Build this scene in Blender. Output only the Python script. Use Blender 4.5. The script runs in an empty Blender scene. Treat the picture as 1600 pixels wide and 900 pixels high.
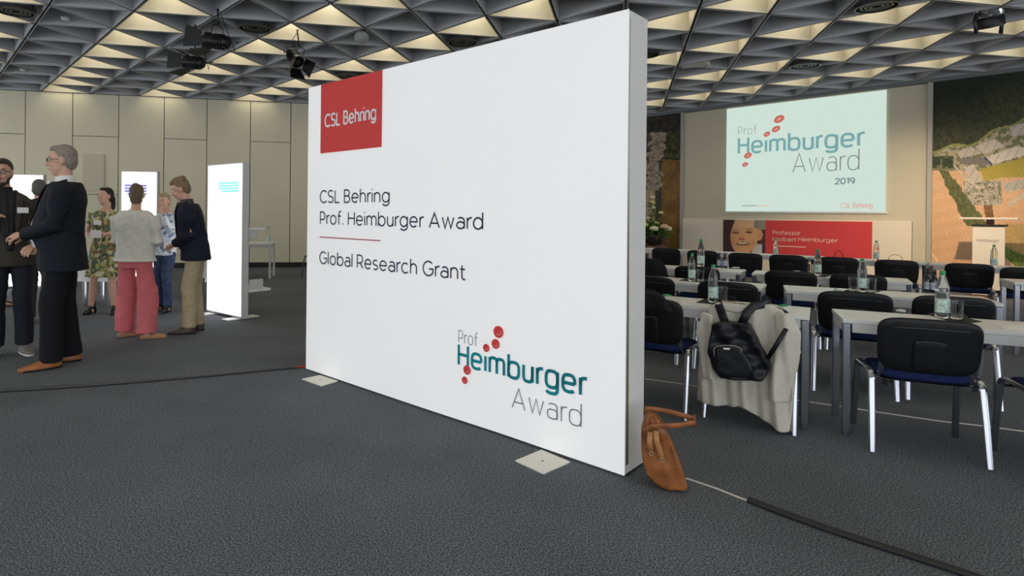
import bpy, bmesh, math, random
from mathutils import Vector, Matrix
random.seed(7)
PI = math.pi
scn = bpy.context.scene
COL = scn.collection

# ------------------------------------------------------------------ camera
F, CX, CY, ROLL, HC = 922.0, 660.5, 333.2, 0.0103, 1.37
cam = bpy.data.cameras.new('camera'); camo = bpy.data.objects.new('camera', cam); COL.objects.link(camo)
cam.sensor_width = 36.0; cam.lens = F / 1600 * 36
cam.shift_x = (800 - CX) / 1600; cam.shift_y = -(450 - CY) / 1600
cam.clip_start = 0.05; cam.clip_end = 200
camo.matrix_world = Matrix.Translation((0, 0, HC)) @ Matrix.Rotation(PI/2, 4, 'X') @ Matrix.Rotation(ROLL, 4, 'Z')
scn.camera = camo

# ------------------------------------------------------------------ world, exposure
w = bpy.data.worlds.new('daylight'); scn.world = w; w.use_nodes = True
bg = w.node_tree.nodes['Background']; bg.inputs[0].default_value = (0.90, 0.95, 1.0, 1); bg.inputs[1].default_value = 1.6
LAMP = 7.5          # radiance of the lamps inside the lit ceiling coffers
scn.view_settings.view_transform = 'Standard'; scn.view_settings.look = 'None'
scn.view_settings.gamma = 1; scn.view_settings.use_curve_mapping = False
scn.view_settings.exposure = 0.55

# ------------------------------------------------------------------ photo pixel -> place helpers
def ray(x, y):
    c, s = math.cos(ROLL), math.sin(ROLL); dx, dy = x - CX, y - CY
    return Vector(((dx*c + dy*s)/F, 1.0, -(-dx*s + dy*c)/F))
def atz(x, y, z=0.0):
    r = ray(x, y); t = (z - HC)/r.z
    return Vector((r.x*t, t, z))
def atd(x, y, d):
    r = ray(x, y); return Vector((r.x*d, d, HC + r.z*d))
class Plane:
    """vertical plane: origin o (xy), direction d (xy); uv = along, height"""
    def __init__(s, o, d, off=0.0):
        s.o = Vector((o[0], o[1])); s.d = Vector((d[0], d[1])).normalized(); s.n = Vector((s.d.y, -s.d.x))
        s.o = s.o + s.n*off
    def uv(s, x, y):
        r = ray(x, y); k = s.n.dot(s.o)/s.n.dot(Vector((r.x, r.y))); p = r*k
        return (Vector((p.x, p.y)) - s.o).dot(s.d), HC + p.z
    def p(s, u, v, off=0.0):
        q = s.o + s.d*u + s.n*off
        return Vector((q.x, q.y, v))

# ------------------------------------------------------------------ materials
MATS = {}
def mat(name, col, rough=0.6, metal=0.0, var=0.0, scale=20.0, bump=0.0, trans=0.0, ior=1.45, emit=None, estr=0.0, spec=0.5, sheen=0.0, coat=0.0):
    if name in MATS: return MATS[name]
    m = bpy.data.materials.new(name); m.use_nodes = True; nt = m.node_tree
    b = nt.nodes['Principled BSDF']; I = b.inputs
    I['Base Color'].default_value = (*col, 1); I['Roughness'].default_value = rough; I['Metallic'].default_value = metal
    I['Transmission Weight'].default_value = trans; I['IOR'].default_value = ior; I['Specular IOR Level'].default_value = spec
    I['Sheen Weight'].default_value = sheen; I['Coat Weight'].default_value = coat
    if emit: I['Emission Color'].default_value = (*emit, 1); I['Emission Strength'].default_value = estr
    if var > 0 or bump > 0:
        tc = nt.nodes.new('ShaderNodeTexCoord'); nz = nt.nodes.new('ShaderNodeTexNoise')
        nz.inputs['Scale'].default_value = scale; nz.inputs['Detail'].default_value = 4
        nt.links.new(tc.outputs['Object'], nz.inputs['Vector'])
        if var > 0:
            rp = nt.nodes.new('ShaderNodeValToRGB'); e = rp.color_ramp.elements
            e[0].position = 0.3; e[1].position = 0.7
            e[0].color = (*[max(0, c*(1-var)) for c in col], 1); e[1].color = (*[min(1, c*(1+var)) for c in col], 1)
            nt.links.new(nz.outputs['Fac'], rp.inputs['Fac']); nt.links.new(rp.outputs['Color'], I['Base Color'])
        if bump > 0:
            bp = nt.nodes.new('ShaderNodeBump'); bp.inputs['Strength'].default_value = bump; bp.inputs['Distance'].default_value = 0.01
            nt.links.new(nz.outputs['Fac'], bp.inputs['Height']); nt.links.new(bp.outputs['Normal'], I['Normal'])
    MATS[name] = m; return m
def attr_mat(name, rough=0.7, nscale=60, namt=0.25):
    m = bpy.data.materials.new(name); m.use_nodes = True; nt = m.node_tree; b = nt.nodes['Principled BSDF']
    a = nt.nodes.new('ShaderNodeVertexColor'); a.layer_name = 'print'
    nz = nt.nodes.new('ShaderNodeTexNoise'); nz.inputs['Scale'].default_value = nscale; nz.inputs['Detail'].default_value = 5
    tc = nt.nodes.new('ShaderNodeTexCoord'); nt.links.new(tc.outputs['Object'], nz.inputs['Vector'])
    mr = nt.nodes.new('ShaderNodeMapRange'); mr.inputs['From Min'].default_value = .3; mr.inputs['From Max'].default_value = .7
    mr.inputs['To Min'].default_value = 1-namt; mr.inputs['To Max'].default_value = 1+namt
    nt.links.new(nz.outputs['Fac'], mr.inputs['Value'])
    mx = nt.nodes.new('ShaderNodeVectorMath'); mx.operation = 'SCALE'
    nt.links.new(a.outputs['Color'], mx.inputs[0]); nt.links.new(mr.outputs['Result'], mx.inputs['Scale'])
    nt.links.new(mx.outputs['Vector'], b.inputs['Base Color']); b.inputs['Roughness'].default_value = rough
    return m
def carpet_mat():
    m = bpy.data.materials.new('carpet'); m.use_nodes = True; nt = m.node_tree; b = nt.nodes['Principled BSDF']
    tc = nt.nodes.new('ShaderNodeTexCoord')
    def nz(sc, det, rgh=.5):
        n = nt.nodes.new('ShaderNodeTexNoise'); n.inputs['Scale'].default_value = sc; n.inputs['Detail'].default_value = det
        n.inputs['Roughness'].default_value = rgh; nt.links.new(tc.outputs['Object'], n.inputs['Vector']); return n
    n1 = nz(130, 3, .75); n2 = nz(1.3, 3)
    rp = nt.nodes.new('ShaderNodeValToRGB'); e = rp.color_ramp.elements
    e[0].position = .36; e[0].color = (.024, .028, .036, 1); e[1].position = .65; e[1].color = (.27, .29, .325, 1)
    e2 = rp.color_ramp.elements.new(.5); e2.color = (.088, .097, .112, 1)
    nt.links.new(n1.outputs['Fac'], rp.inputs['Fac'])
    mr = nt.nodes.new('ShaderNodeMapRange'); mr.inputs['From Min'].default_value = .3; mr.inputs['From Max'].default_value = .7
    mr.inputs['To Min'].default_value = .88; mr.inputs['To Max'].default_value = 1.12; nt.links.new(n2.outputs['Fac'], mr.inputs['Value'])
    mx = nt.nodes.new('ShaderNodeVectorMath'); mx.operation = 'SCALE'
    nt.links.new(rp.outputs['Color'], mx.inputs[0]); nt.links.new(mr.outputs['Result'], mx.inputs['Scale'])
    nt.links.new(mx.outputs['Vector'], b.inputs['Base Color'])
    b.inputs['Roughness'].default_value = .95; b.inputs['Specular IOR Level'].default_value = .15
    bp = nt.nodes.new('ShaderNodeBump'); bp.inputs['Strength'].default_value = .35; bp.inputs['Distance'].default_value = .003
    nt.links.new(n1.outputs['Fac'], bp.inputs['Height']); nt.links.new(bp.outputs['Normal'], b.inputs['Normal'])
    return m
def floral_mat(name, cols, scale):
    m = bpy.data.materials.new(name); m.use_nodes = True; nt = m.node_tree; b = nt.nodes['Principled BSDF']
    tc = nt.nodes.new('ShaderNodeTexCoord'); v = nt.nodes.new('ShaderNodeTexVoronoi'); v.inputs['Scale'].default_value = scale
    nt.links.new(tc.outputs['Object'], v.inputs['Vector'])
    sp = nt.nodes.new('ShaderNodeSeparateColor'); nt.links.new(v.outputs['Color'], sp.inputs[0])
    rp = nt.nodes.new('ShaderNodeValToRGB'); rp.color_ramp.interpolation = 'CONSTANT'
    e = rp.color_ramp.elements; e[0].position = 0; e[0].color = (*cols[0], 1); e[1].position = 1/len(cols); e[1].color = (*cols[1], 1)
    for i, c in enumerate(cols[2:]):
        q = e.new((i+2)/len(cols)); q.color = (*c, 1)
    nt.links.new(sp.outputs[0], rp.inputs['Fac']); nt.links.new(rp.outputs['Color'], b.inputs['Base Color'])
    b.inputs['Roughness'].default_value = .8
    return m
def emit_mat(name, col, s):
    m = bpy.data.materials.new(name); m.use_nodes = True; nt = m.node_tree
    b = nt.nodes['Principled BSDF']; b.inputs['Base Color'].default_value = (0, 0, 0, 1); b.inputs['Specular IOR Level'].default_value = 0
    b.inputs['Emission Color'].default_value = (*col, 1); b.inputs['Emission Strength'].default_value = s
    return m

M_CARPET = carpet_mat()
M_WHITE = mat('white_laminate', (.74, .74, .73), .35)
M_CHROME = mat('chrome', (.44, .45, .50), .2, 1.0)
M_BLACKPL = mat('black_plastic', (.006, .006, .007), .42, bump=.06, scale=400, spec=.35)
M_NAVY = mat('navy_fabric', (.012, .022, .085), .9, var=.25, scale=220, bump=.2, spec=.2)
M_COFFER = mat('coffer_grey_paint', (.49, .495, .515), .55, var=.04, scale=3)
M_COFFERLIT = mat('coffer_lamplit_tint', (.58, .54, .435), .6, var=.03, scale=3)  # lit copy of the coffer paint, cream lamp glow put into its colour
M_DARK = mat('dark_plenum', (.02, .02, .022), .9)
M_PANEL = mat('wall_panel_greige', (.68, .635, .475), .6, var=.03, scale=1.3)
M_BASEB = mat('black_baseboard', (.012, .012, .013), .6)
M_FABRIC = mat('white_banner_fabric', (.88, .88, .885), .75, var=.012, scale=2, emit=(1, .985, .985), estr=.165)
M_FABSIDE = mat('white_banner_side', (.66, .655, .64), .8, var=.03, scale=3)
M_RED = mat('print_red', (.70, .055, .05), .7)
M_INK = mat('print_ink_dark', (.035, .03, .075), .7)
M_GREY = mat('print_grey', (.23, .22, .25), .7)
M_TEAL = mat('print_teal', (.0, .235, .285), .7, var=.25, scale=4)
M_PRINTW = mat('print_white', (.86, .85, .85), .7)
M_ROSE = mat('print_rose_rule', (.45, .10, .12), .7)
M_CABLE = mat('black_rubber', (.016, .016, .017), .6)
M_CABLEG = mat('grey_cable_cover', (.05, .052, .056), .45)
M_WCABLE = mat('white_cable', (.62, .58, .52), .5)
M_PET = mat('clear_plastic', (.93, .97, .97), .04, trans=.96, ior=1.22)
M_GLASS = mat('drinking_glass', (.97, .98, .98), .02, trans=1.0, ior=1.35)
M_CAP = mat('green_cap', (.01, .30, .10), .4)
M_LABEL = mat('bottle_label', (.50, .66, .60), .55, var=.45, scale=55)
M_PAPER = mat('paper', (.80, .79, .76), .7)
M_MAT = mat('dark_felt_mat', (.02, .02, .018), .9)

# ------------------------------------------------------------------ mesh helpers
class MB:
    def __init__(s): s.v = []; s.f = []; s.mi = []
    def add(s, v, f, mi=0):
        b = len(s.v); s.v += [tuple(p) for p in v]; s.f += [tuple(i+b for i in q) for q in f]; s.mi += [mi]*len(f); return s
    def box(s, a, b, mi=0, M=None):
        x0, y0, z0 = a; x1, y1, z1 = b
        v = [Vector(p) for p in ((x0,y0,z0),(x1,y0,z0),(x1,y1,z0),(x0,y1,z0),(x0,y0,z1),(x1,y0,z1),(x1,y1,z1),(x0,y1,z1))]
        if M: v = [M @ p for p in v]
        return s.add(v, [(3,2,1,0),(4,5,6,7),(0,1,5,4),(1,2,6,5),(2,3,7,6),(3,0,4,7)], mi)
    def sweep(s, pts, rad, n=10, ref=(0,0,1), mi=0, cap=True):
        """tube along pts; rad: r, (a,b) or a list of those; a lies along ref x tangent"""
        pts = [Vector(p) for p in pts]; k = len(pts)
        if not isinstance(rad, list): rad = [rad]*k
        rad = [(r, r) if not isinstance(r, tuple) else r for r in rad]
        v = []; ref = Vector(ref)
        for i, p in enumerate(pts):
            t = (pts[min(i+1, k-1)] - pts[max(i-1, 0)]).normalized()
            sd = t.cross(ref)
            if sd.length < 1e-3: sd = t.cross(Vector((0, 1, 0.01)))
            sd.normalize(); up = sd.cross(t).normalized()
            for j in range(n):
                a = 2*PI*j/n; v.append(p + sd*(rad[i][0]*math.cos(a)) + up*(rad[i][1]*math.sin(a)))
        f = []
        for i in range(k-1):
            for j in range(n):
                j2 = (j+1) % n; f.append((i*n+j, i*n+j2, (i+1)*n+j2, (i+1)*n+j))
        if cap: f += [tuple(range(n-1, -1, -1)), tuple((k-1)*n+j for j in range(n))]
        return s.add(v, f, mi)
    def rings(s, rs, n=20, ex=2.0, mi=0, M=None):
        """horizontal superellipse rings: (cx, cy, z, a, b)"""
        v = []
        for cx, cy, z, a, b in rs:
            for j in range(n):
                t = 2*PI*j/n; c, sn = math.cos(t), math.sin(t)
                p = Vector((cx + a*math.copysign(abs(c)**(2/ex), c), cy + b*math.copysign(abs(sn)**(2/ex), sn), z))
                v.append(M @ p if M else p)
        k = len(rs); f = []
        for i in range(k-1):
            for j in range(n):
                j2 = (j+1) % n; f.append((i*n+j, i*n+j2, (i+1)*n+j2, (i+1)*n+j))
        f += [tuple(range(n-1, -1, -1)), tuple((k-1)*n+j for j in range(n))]
        return s.add(v, f, mi)
    def lathe(s, prof, n=16, mi=0, M=None):
        v = []
        for r, z in prof:
            for j in range(n):
                p = Vector((r*math.cos(2*PI*j/n), r*math.sin(2*PI*j/n), z)); v.append(M @ p if M else p)
        k = len(prof); f = []
        for i in range(k-1):
            for j in range(n):
                j2 = (j+1) % n; f.append((i*n+j, i*n+j2, (i+1)*n+j2, (i+1)*n+j))
        f += [tuple(range(n-1, -1, -1)), tuple((k-1)*n+j for j in range(n))]
        return s.add(v, f, mi)
    def ell(s, c, r, M=None, n=14, m=9, mi=0):
        v = []; c = Vector(c)
        for i in range(m+1):
            ph = PI*i/m - PI/2
            for j in range(n):
                t = 2*PI*j/n; p = Vector((r[0]*math.cos(ph)*math.cos(t), r[1]*math.cos(ph)*math.sin(t), r[2]*math.sin(ph)))
                v.append((M @ p if M else p) + c)
        f = []
        for i in range(m):
            for j in range(n):
                j2 = (j+1) % n; f.append((i*n+j, i*n+j2, (i+1)*n+j2, (i+1)*n+j))
        return s.add(v, f, mi)
    def lens(s, w, h, t, ex=5.0, n=36, bend=None, mi=0, rings=(0, .35, .65, .85, .94, .985, 1.0), pw=8):
        """rounded-rectangle pad in XZ, thickness along y; bend(p) reshapes"""
        out = []
        for j in range(n):
            a = 2*PI*(j+.5)/n; c, sn = math.cos(a), math.sin(a)
            out.append((w/2*math.copysign(abs(c)**(2/ex), c), h/2*math.copysign(abs(sn)**(2/ex), sn)))
        v = []; f = []
        def P(x, y, z):
            p = Vector((x, y, z)); return bend(p) if bend else p
        K = len(rings)
        for sg in (1, -1):
            for r in rings:
                th = t/2*max(0.0, 1 - r**pw)**.5
                for (x, z) in out: v.append(P(x*r, sg*th, z*r))
        for q, sg in enumerate((1, -1)):
            b = q*K*n
            for i in range(1, K-1):
                for j in range(n):
                    j2 = (j+1) % n; fc = (b+i*n+j, b+i*n+j2, b+(i+1)*n+j2, b+(i+1)*n+j)
                    f.append(fc if sg > 0 else fc[::-1])
            cc = len(v); v.append(P(0, sg*t/2, 0))
            for j in range(n):
                fc = (cc, b+n+j, b+n+(j+1) % n); f.append(fc if sg < 0 else fc[::-1])
        for j in range(n):
            j2 = (j+1) % n; f.append(((K-1)*n+j, (K-1)*n+j2, (2*K-1)*n+j2, (2*K-1)*n+j))
        return s.add(v, f, mi)
    def mesh(s, name, mats, smooth=False):
        me = bpy.data.meshes.new(name); me.from_pydata(s.v, [], s.f)
        for m in (mats if isinstance(mats, (list, tuple)) else [mats]): me.materials.append(m)
        me.polygons.foreach_set('material_index', s.mi)
        me.validate(); me.update()
        bm = bmesh.new(); bm.from_mesh(me); bmesh.ops.recalc_face_normals(bm, faces=bm.faces); bm.to_mesh(me); bm.free()
        if smooth: me.shade_smooth()
        if smooth == 'auto': me.set_sharp_from_angle(angle=math.radians(38))
        return me
    def obj(s, name, mats, parent=None, smooth=False):
        o = bpy.data.objects.new(name, s.mesh(name, mats, smooth)); COL.objects.link(o)
        if parent: o.parent = parent
        return o
def empty(name, loc=(0,0,0), rz=0.0):
    o = bpy.data.objects.new(name, None); COL.objects.link(o); o.location = loc; o.rotation_euler = (0, 0, rz); o.empty_display_size = .1
    return o
def tag(o, label, cat=None, group=None, kind=None):
    if label: o['label'] = label
    if cat: o['category'] = cat
    if group: o['group'] = group
    if kind: o['kind'] = kind
    return o
CH = {}
def register(o):
    for c in COL.objects:
        if c.parent is o: CH.setdefault(o.name, []).append(c)
def copy_tree(o, loc=None, rz=None, parent=None):
    c = o.copy(); COL.objects.link(c)
    if parent: c.parent = parent
    for ch in list(o.children): copy_tree(ch, parent=c)
    if loc is not None: c.location = loc
    if rz is not None: c.rotation_euler = (0, 0, rz)
    return c
def bevel(o, wd=.004, seg=2):
    m = o.modifiers.new('bevel', 'BEVEL'); m.width = wd; m.segments = seg; m.limit_method = 'ANGLE'; m.angle_limit = math.radians(40); return o
def remesh(mb, name, mats, parent, vox=.01, smooth=4, disp=None):
    tmp = bpy.data.objects.new('tmp', mb.mesh('tmp', mats)); COL.objects.link(tmp)
    r = tmp.modifiers.new('r', 'REMESH'); r.mode = 'VOXEL'; r.voxel_size = vox
    if smooth:
        sm = tmp.modifiers.new('s', 'SMOOTH'); sm.factor = .5; sm.iterations = smooth
    dg = bpy.context.evaluated_depsgraph_get(); dg.update()
    me = bpy.data.meshes.new_from_object(tmp.evaluated_get(dg)); old = tmp.data
    bpy.data.objects.remove(tmp); bpy.data.meshes.remove(old)
    me.name = name
    if disp:
        for v in me.vertices: v.co = disp(v.co.copy())
    me.materials.clear()
    for m in (mats if isinstance(mats, (list, tuple)) else [mats]): me.materials.append(m)
    me.shade_smooth()
    o = bpy.data.objects.new(name, me); COL.objects.link(o); o.parent = parent
    return o

# ------------------------------------------------------------------ stroke lettering (flat print)
def arc(cx, cy, rx, ry, a0, a1, n=18, ex=2.0):
    o = []
    for i in range(n+1):
        t = math.radians(a0 + (a1-a0)*i/n); c, s = math.cos(t), math.sin(t)
        o.append((cx + rx*math.copysign(abs(c)**(2/ex), c), cy + ry*math.copysign(abs(s)**(2/ex), s)))
    return o
def glyphs(ex=2.0, nar=1.0):
    X = .72; r = .33*nar; c = X/2; A = lambda *a: arc(*a, ex=ex)
    g = {}
    g['o'] = (2*r, [A(r, c, r, c, 0, 360, 32)])
    g['e'] = (2*r, [[(0.02, c), (2*r, c)] , A(r, c, r, c, 0, 318, 28)])
    g['c'] = (1.8*r, [A(r, c, r, c, 48, 312, 26)])
    g['b'] = (2*r, [A(r, c, r, c, 0, 360, 32), [(0, 1.06), (0, 0)]])
    g['d'] = (2*r, [A(r, c, r, c, 0, 360, 32), [(2*r, 1.06), (2*r, 0)]])
    g['g'] = (2*r, [A(r, c, r, c, 0, 360, 32), [(2*r, X), (2*r, 0)] + A(r, 0, r, .26, 0, -150, 14)])
    g['a'] = (1.75*r, [A(.9*r, .22, .9*r, .22, 0, 360, 24), [(1.75*r, 0), (1.75*r, X-.24)] + A(.95*r, X-.24, .8*r, .24, 0, 140, 12)])
    h = .27*nar
    g['n'] = (2*h, [[(0, 0), (0, X)], A(h, X-.29, h, .29, 180, 0, 16) + [(2*h, 0)]])
    g['h'] = (2*h, [[(0, 0), (0, 1.06)], A(h, X-.29, h, .29, 180, 0, 16) + [(2*h, 0)]])
    k = .24*nar
    g['m'] = (4*k, [[(0, 0), (0, X)], A(k, X-.26, k, .26, 180, 0, 14) + [(2*k, 0)], A(3*k, X-.26, k, .26, 180, 0, 14) + [(4*k, 0)]])
    g['u'] = (2*h, [[(0, X)] + A(h, .29, h, .29, 180, 360, 16) + [(2*h, X)], [(2*h, X), (2*h, 0)]])
    g['r'] = (.22*nar, [[(0, 0), (0, X)], A(.30*nar, X-.30, .30*nar, .30, 180, 90, 10) + [(.34*nar, X)]])
    g['i'] = (0, [[(0, 0), (0, X)], [(0, .93), (0, 1.03)]])
    g['l'] = (0, [[(0, 0), (0, 1.06)]])
    g['f'] = (.34*nar, [[(.10, 0), (.10, .84)] + A(.31*nar+.02, .84, .31*nar-.08, .22, 180, 80, 10), [(-.04, X-.04), (.34*nar, X-.04)]])
    g['t'] = (.34*nar, [[(.10, .94), (.10, .2)] + A(.30*nar, .2, .30*nar-.10, .2, 180, 290, 10), [(-.04, X-.04), (.34*nar, X-.04)]])
    g['s'] = (.46, [A(.23, .535, .215, .185, 40, 270, 16) + A(.23, .175, .225, .175, 90, -140, 16)])
    g['w'] = (.92*nar, [[(0, X), (.23*nar, 0), (.46*nar, X), (.69*nar, 0), (.92*nar, X)]])
    g['.'] = (.02, [[(0, 0), (0, .1)]])
    g['P'] = (.58*nar, [[(0, 0), (0, 1), (.28*nar, 1)] + A(.28*nar, .68, .30*nar, .32, 90, -90, 16) + [(0, .36)]])
    g['R'] = (.60*nar, [[(0, 0), (0, 1), (.28*nar, 1)] + A(.28*nar, .69, .30*nar, .31, 90, -90, 16) + [(0, .38)], [(.32*nar, .38), (.62*nar, 0)]])
    g['B'] = (.60*nar, [[(0, 0), (0, 1), (.28*nar, 1)] + A(.28*nar, .76, .26*nar, .24, 90, -90, 14) + [(0, .52)], [(.28*nar, .52)] + A(.30*nar, .26, .30*nar, .26, 90, -90, 14) + [(0, 0)]])
    g['H'] = (.68*nar, [[(0, 0), (0, 1)], [(.68*nar, 0), (.68*nar, 1)], [(0, .52), (.68*nar, .52)]])
    g['N'] = (.70, [[(0, 0), (0, 1), (.70, 0), (.70, 1)]])
    g['L'] = (.48, [[(0, 1), (0, 0), (.5, 0)]])
    g['C'] = (.74, [A(.46, .5, .46, .5, 46, 314, 28)])
    g['G'] = (.84, [A(.46, .5, .46, .5, 46, 330, 28) + [(.86, .48), (.52, .48)]])
    g['S'] = (.58, [A(.29, .75, .27, .25, 30, 270, 18) + A(.29, .25, .29, .25, 90, -150, 18)])
    g['A'] = (.84*nar, [[(0, 0), (.42*nar, 1), (.84*nar, 0)], [(.14*nar, .3), (.70*nar, .3)]])
    g['0'] = (.62, [A(.31, .5, .31, .5, 0, 360, 32)])
    g['1'] = (.24, [[(0, .86), (.22, 1), (.22, 0)]])
    g['2'] = (.56, [A(.28, .72, .28, .28, 170, -40, 16) + [(0, 0), (.58, 0)]])
    g['9'] = (.58, [A(.29, .69, .29, .31, 0, 360, 28), [(.58, .69)] + A(.18, .62, .40, .62, 0, -75, 14)])
    return g
def ribbon(mb, pl, wd, T):
    pts = [Vector(p) for p in pl]; q = [pts[0]]
    for p in pts[1:]:
        if (p - q[-1]).length > 1e-4: q.append(p)
    if len(q) < 2: return
    closed = (q[0] - q[-1]).length < 1e-3
    L = []; n = len(q)
    for i in range(n):
        a = q[i-1] if i else (q[-2] if closed else None); b = q[i+1] if i < n-1 else (q[1] if closed else None)
        d1 = (q[i]-a).normalized() if a is not None else None; d2 = (b-q[i]).normalized() if b is not None else None
        if d1 is None: d1 = d2
        if d2 is None: d2 = d1
        n1 = Vector((-d1.y, d1.x)); n2 = Vector((-d2.y, d2.x)); m = n1 + n2
        if m.length < .2: m = n1.copy()
        m.normalize(); k = 1/max(.45, m.dot(n1)); e = Vector((0, 0))
        if not closed and i == 0: e = -d1*wd*.0
        L.append((q[i]+m*wd/2*k+e, q[i]-m*wd/2*k+e))
    v = []; f = []
    for a, b in L: v += [T(a), T(b)]
    for i in range(n-1): f.append((2*i, 2*i+1, 2*i+3, 2*i+2))
    mb.add(v, f)
def text_print(name, s, pl, pxl, pxtop, pxr, material, parent, weight=.12, ex=2.0, nar=1.0, sp=.24, off=.002):
    """print string s on plane pl: pixel of left baseline, of cap top above it, of the right end"""
    u0, v0 = pl.uv(*pxl); _, v1 = pl.uv(*pxtop); u1, _ = pl.uv(*pxr); H = v1 - v0
    G = glyphs(ex, nar); x = 0; items = []
    for ch in s:
        if ch == ' ': x += .36; continue
        a, st = G[ch]; items.append((x, st)); x += a + sp
    W = x - sp; kx = (u1-u0)/W/H
    mb = MB()
    for x0, st in items:
        for p in st:
            ribbon(mb, [(((x0+a)*kx), b) for a, b in p], weight, lambda q: pl.p(u0 + q.x*H, v0 + q.y*H, off))
    return mb.obj(name, material, parent)
def disc_print(name, pl, pxc, rpx, material, parent, hl=None, off=.0022, tilt=.35, sq=.82):
    """the tilted red blood-cell dot of the logo with a pale crescent"""
    u, v = pl.uv(*pxc); _, v2 = pl.uv(pxc[0], pxc[1]-rpx); R = v2 - v
    mb = MB(); n = 26
    pt = lambda x, y, o: pl.p(u + R*(x*math.cos(tilt)-y*math.sin(tilt)), v + R*(x*math.sin(tilt)+y*math.cos(tilt)), o)
    mb.add([pt(math.cos(2*PI*i/n)*1.02, math.sin(2*PI*i/n)*sq, off) for i in range(n)], [tuple(range(n))])
    o = mb.obj(name, material, parent)
    if hl:
        cr = MB(); T = lambda q: pt(q.x, q.y, off+.0008)
        ribbon(cr, [(.55*math.cos(math.radians(a)), -.08+.42*math.sin(math.radians(a))) for a in range(200, 345, 12)], .13, T)
        cr.obj('crescent', hl, o)
    return o

# ================================================================== THE ROOM
HCEIL = 2.705; ZC = HC + HCEIL
TH = math.radians(-41.2185); S = .3855*HCEIL; OX, OY = -1.0824*HCEIL, 3.036*HCEIL
VA = Vector((math.sin(TH), math.cos(TH)))*S; VB = Vector((math.sin(TH+PI/3), math.cos(TH+PI/3)))*S
def lat(i, j): return VA*i + VB*j + Vector((OX, OY))
DC = (VB - VA).normalized(); DA = -VA.normalized()
CORNER = lat(-6, 13)
WALL = Plane(CORNER - DC*16, DC)            # left (panelled) wall, runs along a ceiling line
STAGE = Plane(CORNER, DA)                   # stage wall, 120 degrees to it
U16 = 16.0

fl = MB()
A_, B_ = CORNER - DC*16, CORNER + DA*16
fl.box((-16, -6, -.1), (17, 18.5, 0))
tag(fl.obj('floor', M_CARPET), 'dark grey speckled carpet floor', kind='structure')

ceil = MB()
ceil.add([(p.x, p.y, z) for z in (ZC+.47, ZC+.6) for p in (A_, CORNER, B_, Vector((17, -6)), Vector((-16, -6)))],
         [(0,1,2,3,4), (9,8,7,6,5)] + [(i, i+5, (i+1) % 5+5, (i+1) % 5) for i in range(5)])
ceiling = tag(ceil.obj('ceiling', M_DARK), 'ceiling of triangular grey coffers with lit cream coffers', kind='structure')
M_LAMP = emit_mat('coffer_lamp', (1.0, .93, .76), LAMP)
def coffer(cen, tri, lit):
    """tri: 3 points relative to cen. open-bottomed triangular box with a folded rim"""
    def ins(d, z):
        return [(p*(1 - d/(S/(2*math.sqrt(3)))) ) for p in tri], z
    mb = MB(); lv = []
    for d, z in ((.013, .0), (.013, -.004), (.026, -.004), (.026, .0), (.055, .44)):
        pts, zz = ins(d, z); lv += [(p.x, p.y, zz) for p in pts]
    f = []
    for k in range(4):
        for j in range(3): f.append((k*3+j, k*3+(j+1) % 3, k*3+3+(j+1) % 3, k*3+3+j))
    if not lit: f.append((12, 13, 14))
    mb.add(lv, f)
    return mb
def tri_rel(kind):
    t = [lat(0,0), lat(1,0), lat(0,1)] if kind == 'U' else [lat(1,0), lat(1,1), lat(0,1)]
    c = (t[0]+t[1]+t[2])/3; return c - lat(0,0), [p - c for p in t]
def raw_mesh(mb, name, m):
    me = bpy.data.meshes.new(name); me.from_pydata(mb.v, [], mb.f); me.materials.append(m); me.update(); return me
CELLS = []
for i in range(-40, 40):
    for j in range(-24, 14):
        for kind in 'UD':
            if kind == 'U' and (i+j+1 > 7 or j+1 > 13): continue
            if kind == 'D' and (i+j+2 > 7 or j+1 > 13): continue
            oc, tr = tri_rel(kind); c = lat(i, j) + oc
            if c.y < -4 or c.x < -14 or c.x > 15: continue
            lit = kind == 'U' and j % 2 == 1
            # apparent size in the photograph
            vis = 0
            if c.y > 1:
                x = CX + F*c.x/c.y; y = CY - F*HCEIL/c.y
                hid = 482 < x < 1008 and y > 137 - .243*(x-482)
                if -60 < x < 1660 and y > -30 and not hid: vis = 1/c.y**2
            CELLS.append((vis, kind, lit, c))
CELLS.sort(key=lambda q: -q[0])
base = {}
for kind in 'UD':
    oc, tr = tri_rel(kind)
    for lit in (0, 1):
        base[kind, lit] = coffer(oc, tr, lit)
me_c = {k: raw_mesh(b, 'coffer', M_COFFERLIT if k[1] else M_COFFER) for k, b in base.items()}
lampb = MB(); oc, tr = tri_rel('U')
lampb.add([(p.x*.5, p.y*.5, .437) for p in tr], [(0, 2, 1)])
me_l = raw_mesh(lampb, 'lamp', M_LAMP)
rest = MB(); restl = MB(); nb = 0
for vis, kind, lit, c in CELLS:
    if vis > 0 and nb < 300:
        o = bpy.data.objects.new('coffer', me_c[kind, int(lit)]); COL.objects.link(o); o.parent = ceiling; o.location = (c.x, c.y, ZC)
        if lit:
            l = bpy.data.objects.new('lamp', me_l); COL.objects.link(l); l.parent = o
        nb += 1
    else:
        b = base[kind, int(lit)]
        rest.add([(p[0]+c.x, p[1]+c.y, p[2]+ZC) for p in b.v], b.f, int(lit))
        if lit: restl.add([(p[0]+c.x, p[1]+c.y, p[2]+ZC) for p in lampb.v], lampb.f)
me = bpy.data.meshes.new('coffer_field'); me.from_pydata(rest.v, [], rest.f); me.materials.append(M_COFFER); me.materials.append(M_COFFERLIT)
me.polygons.foreach_set('material_index', rest.mi); me.update()
o = bpy.data.objects.new('coffer_field', me); COL.objects.link(o); o.parent = ceiling; o['kind'] = 'stuff'
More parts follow.
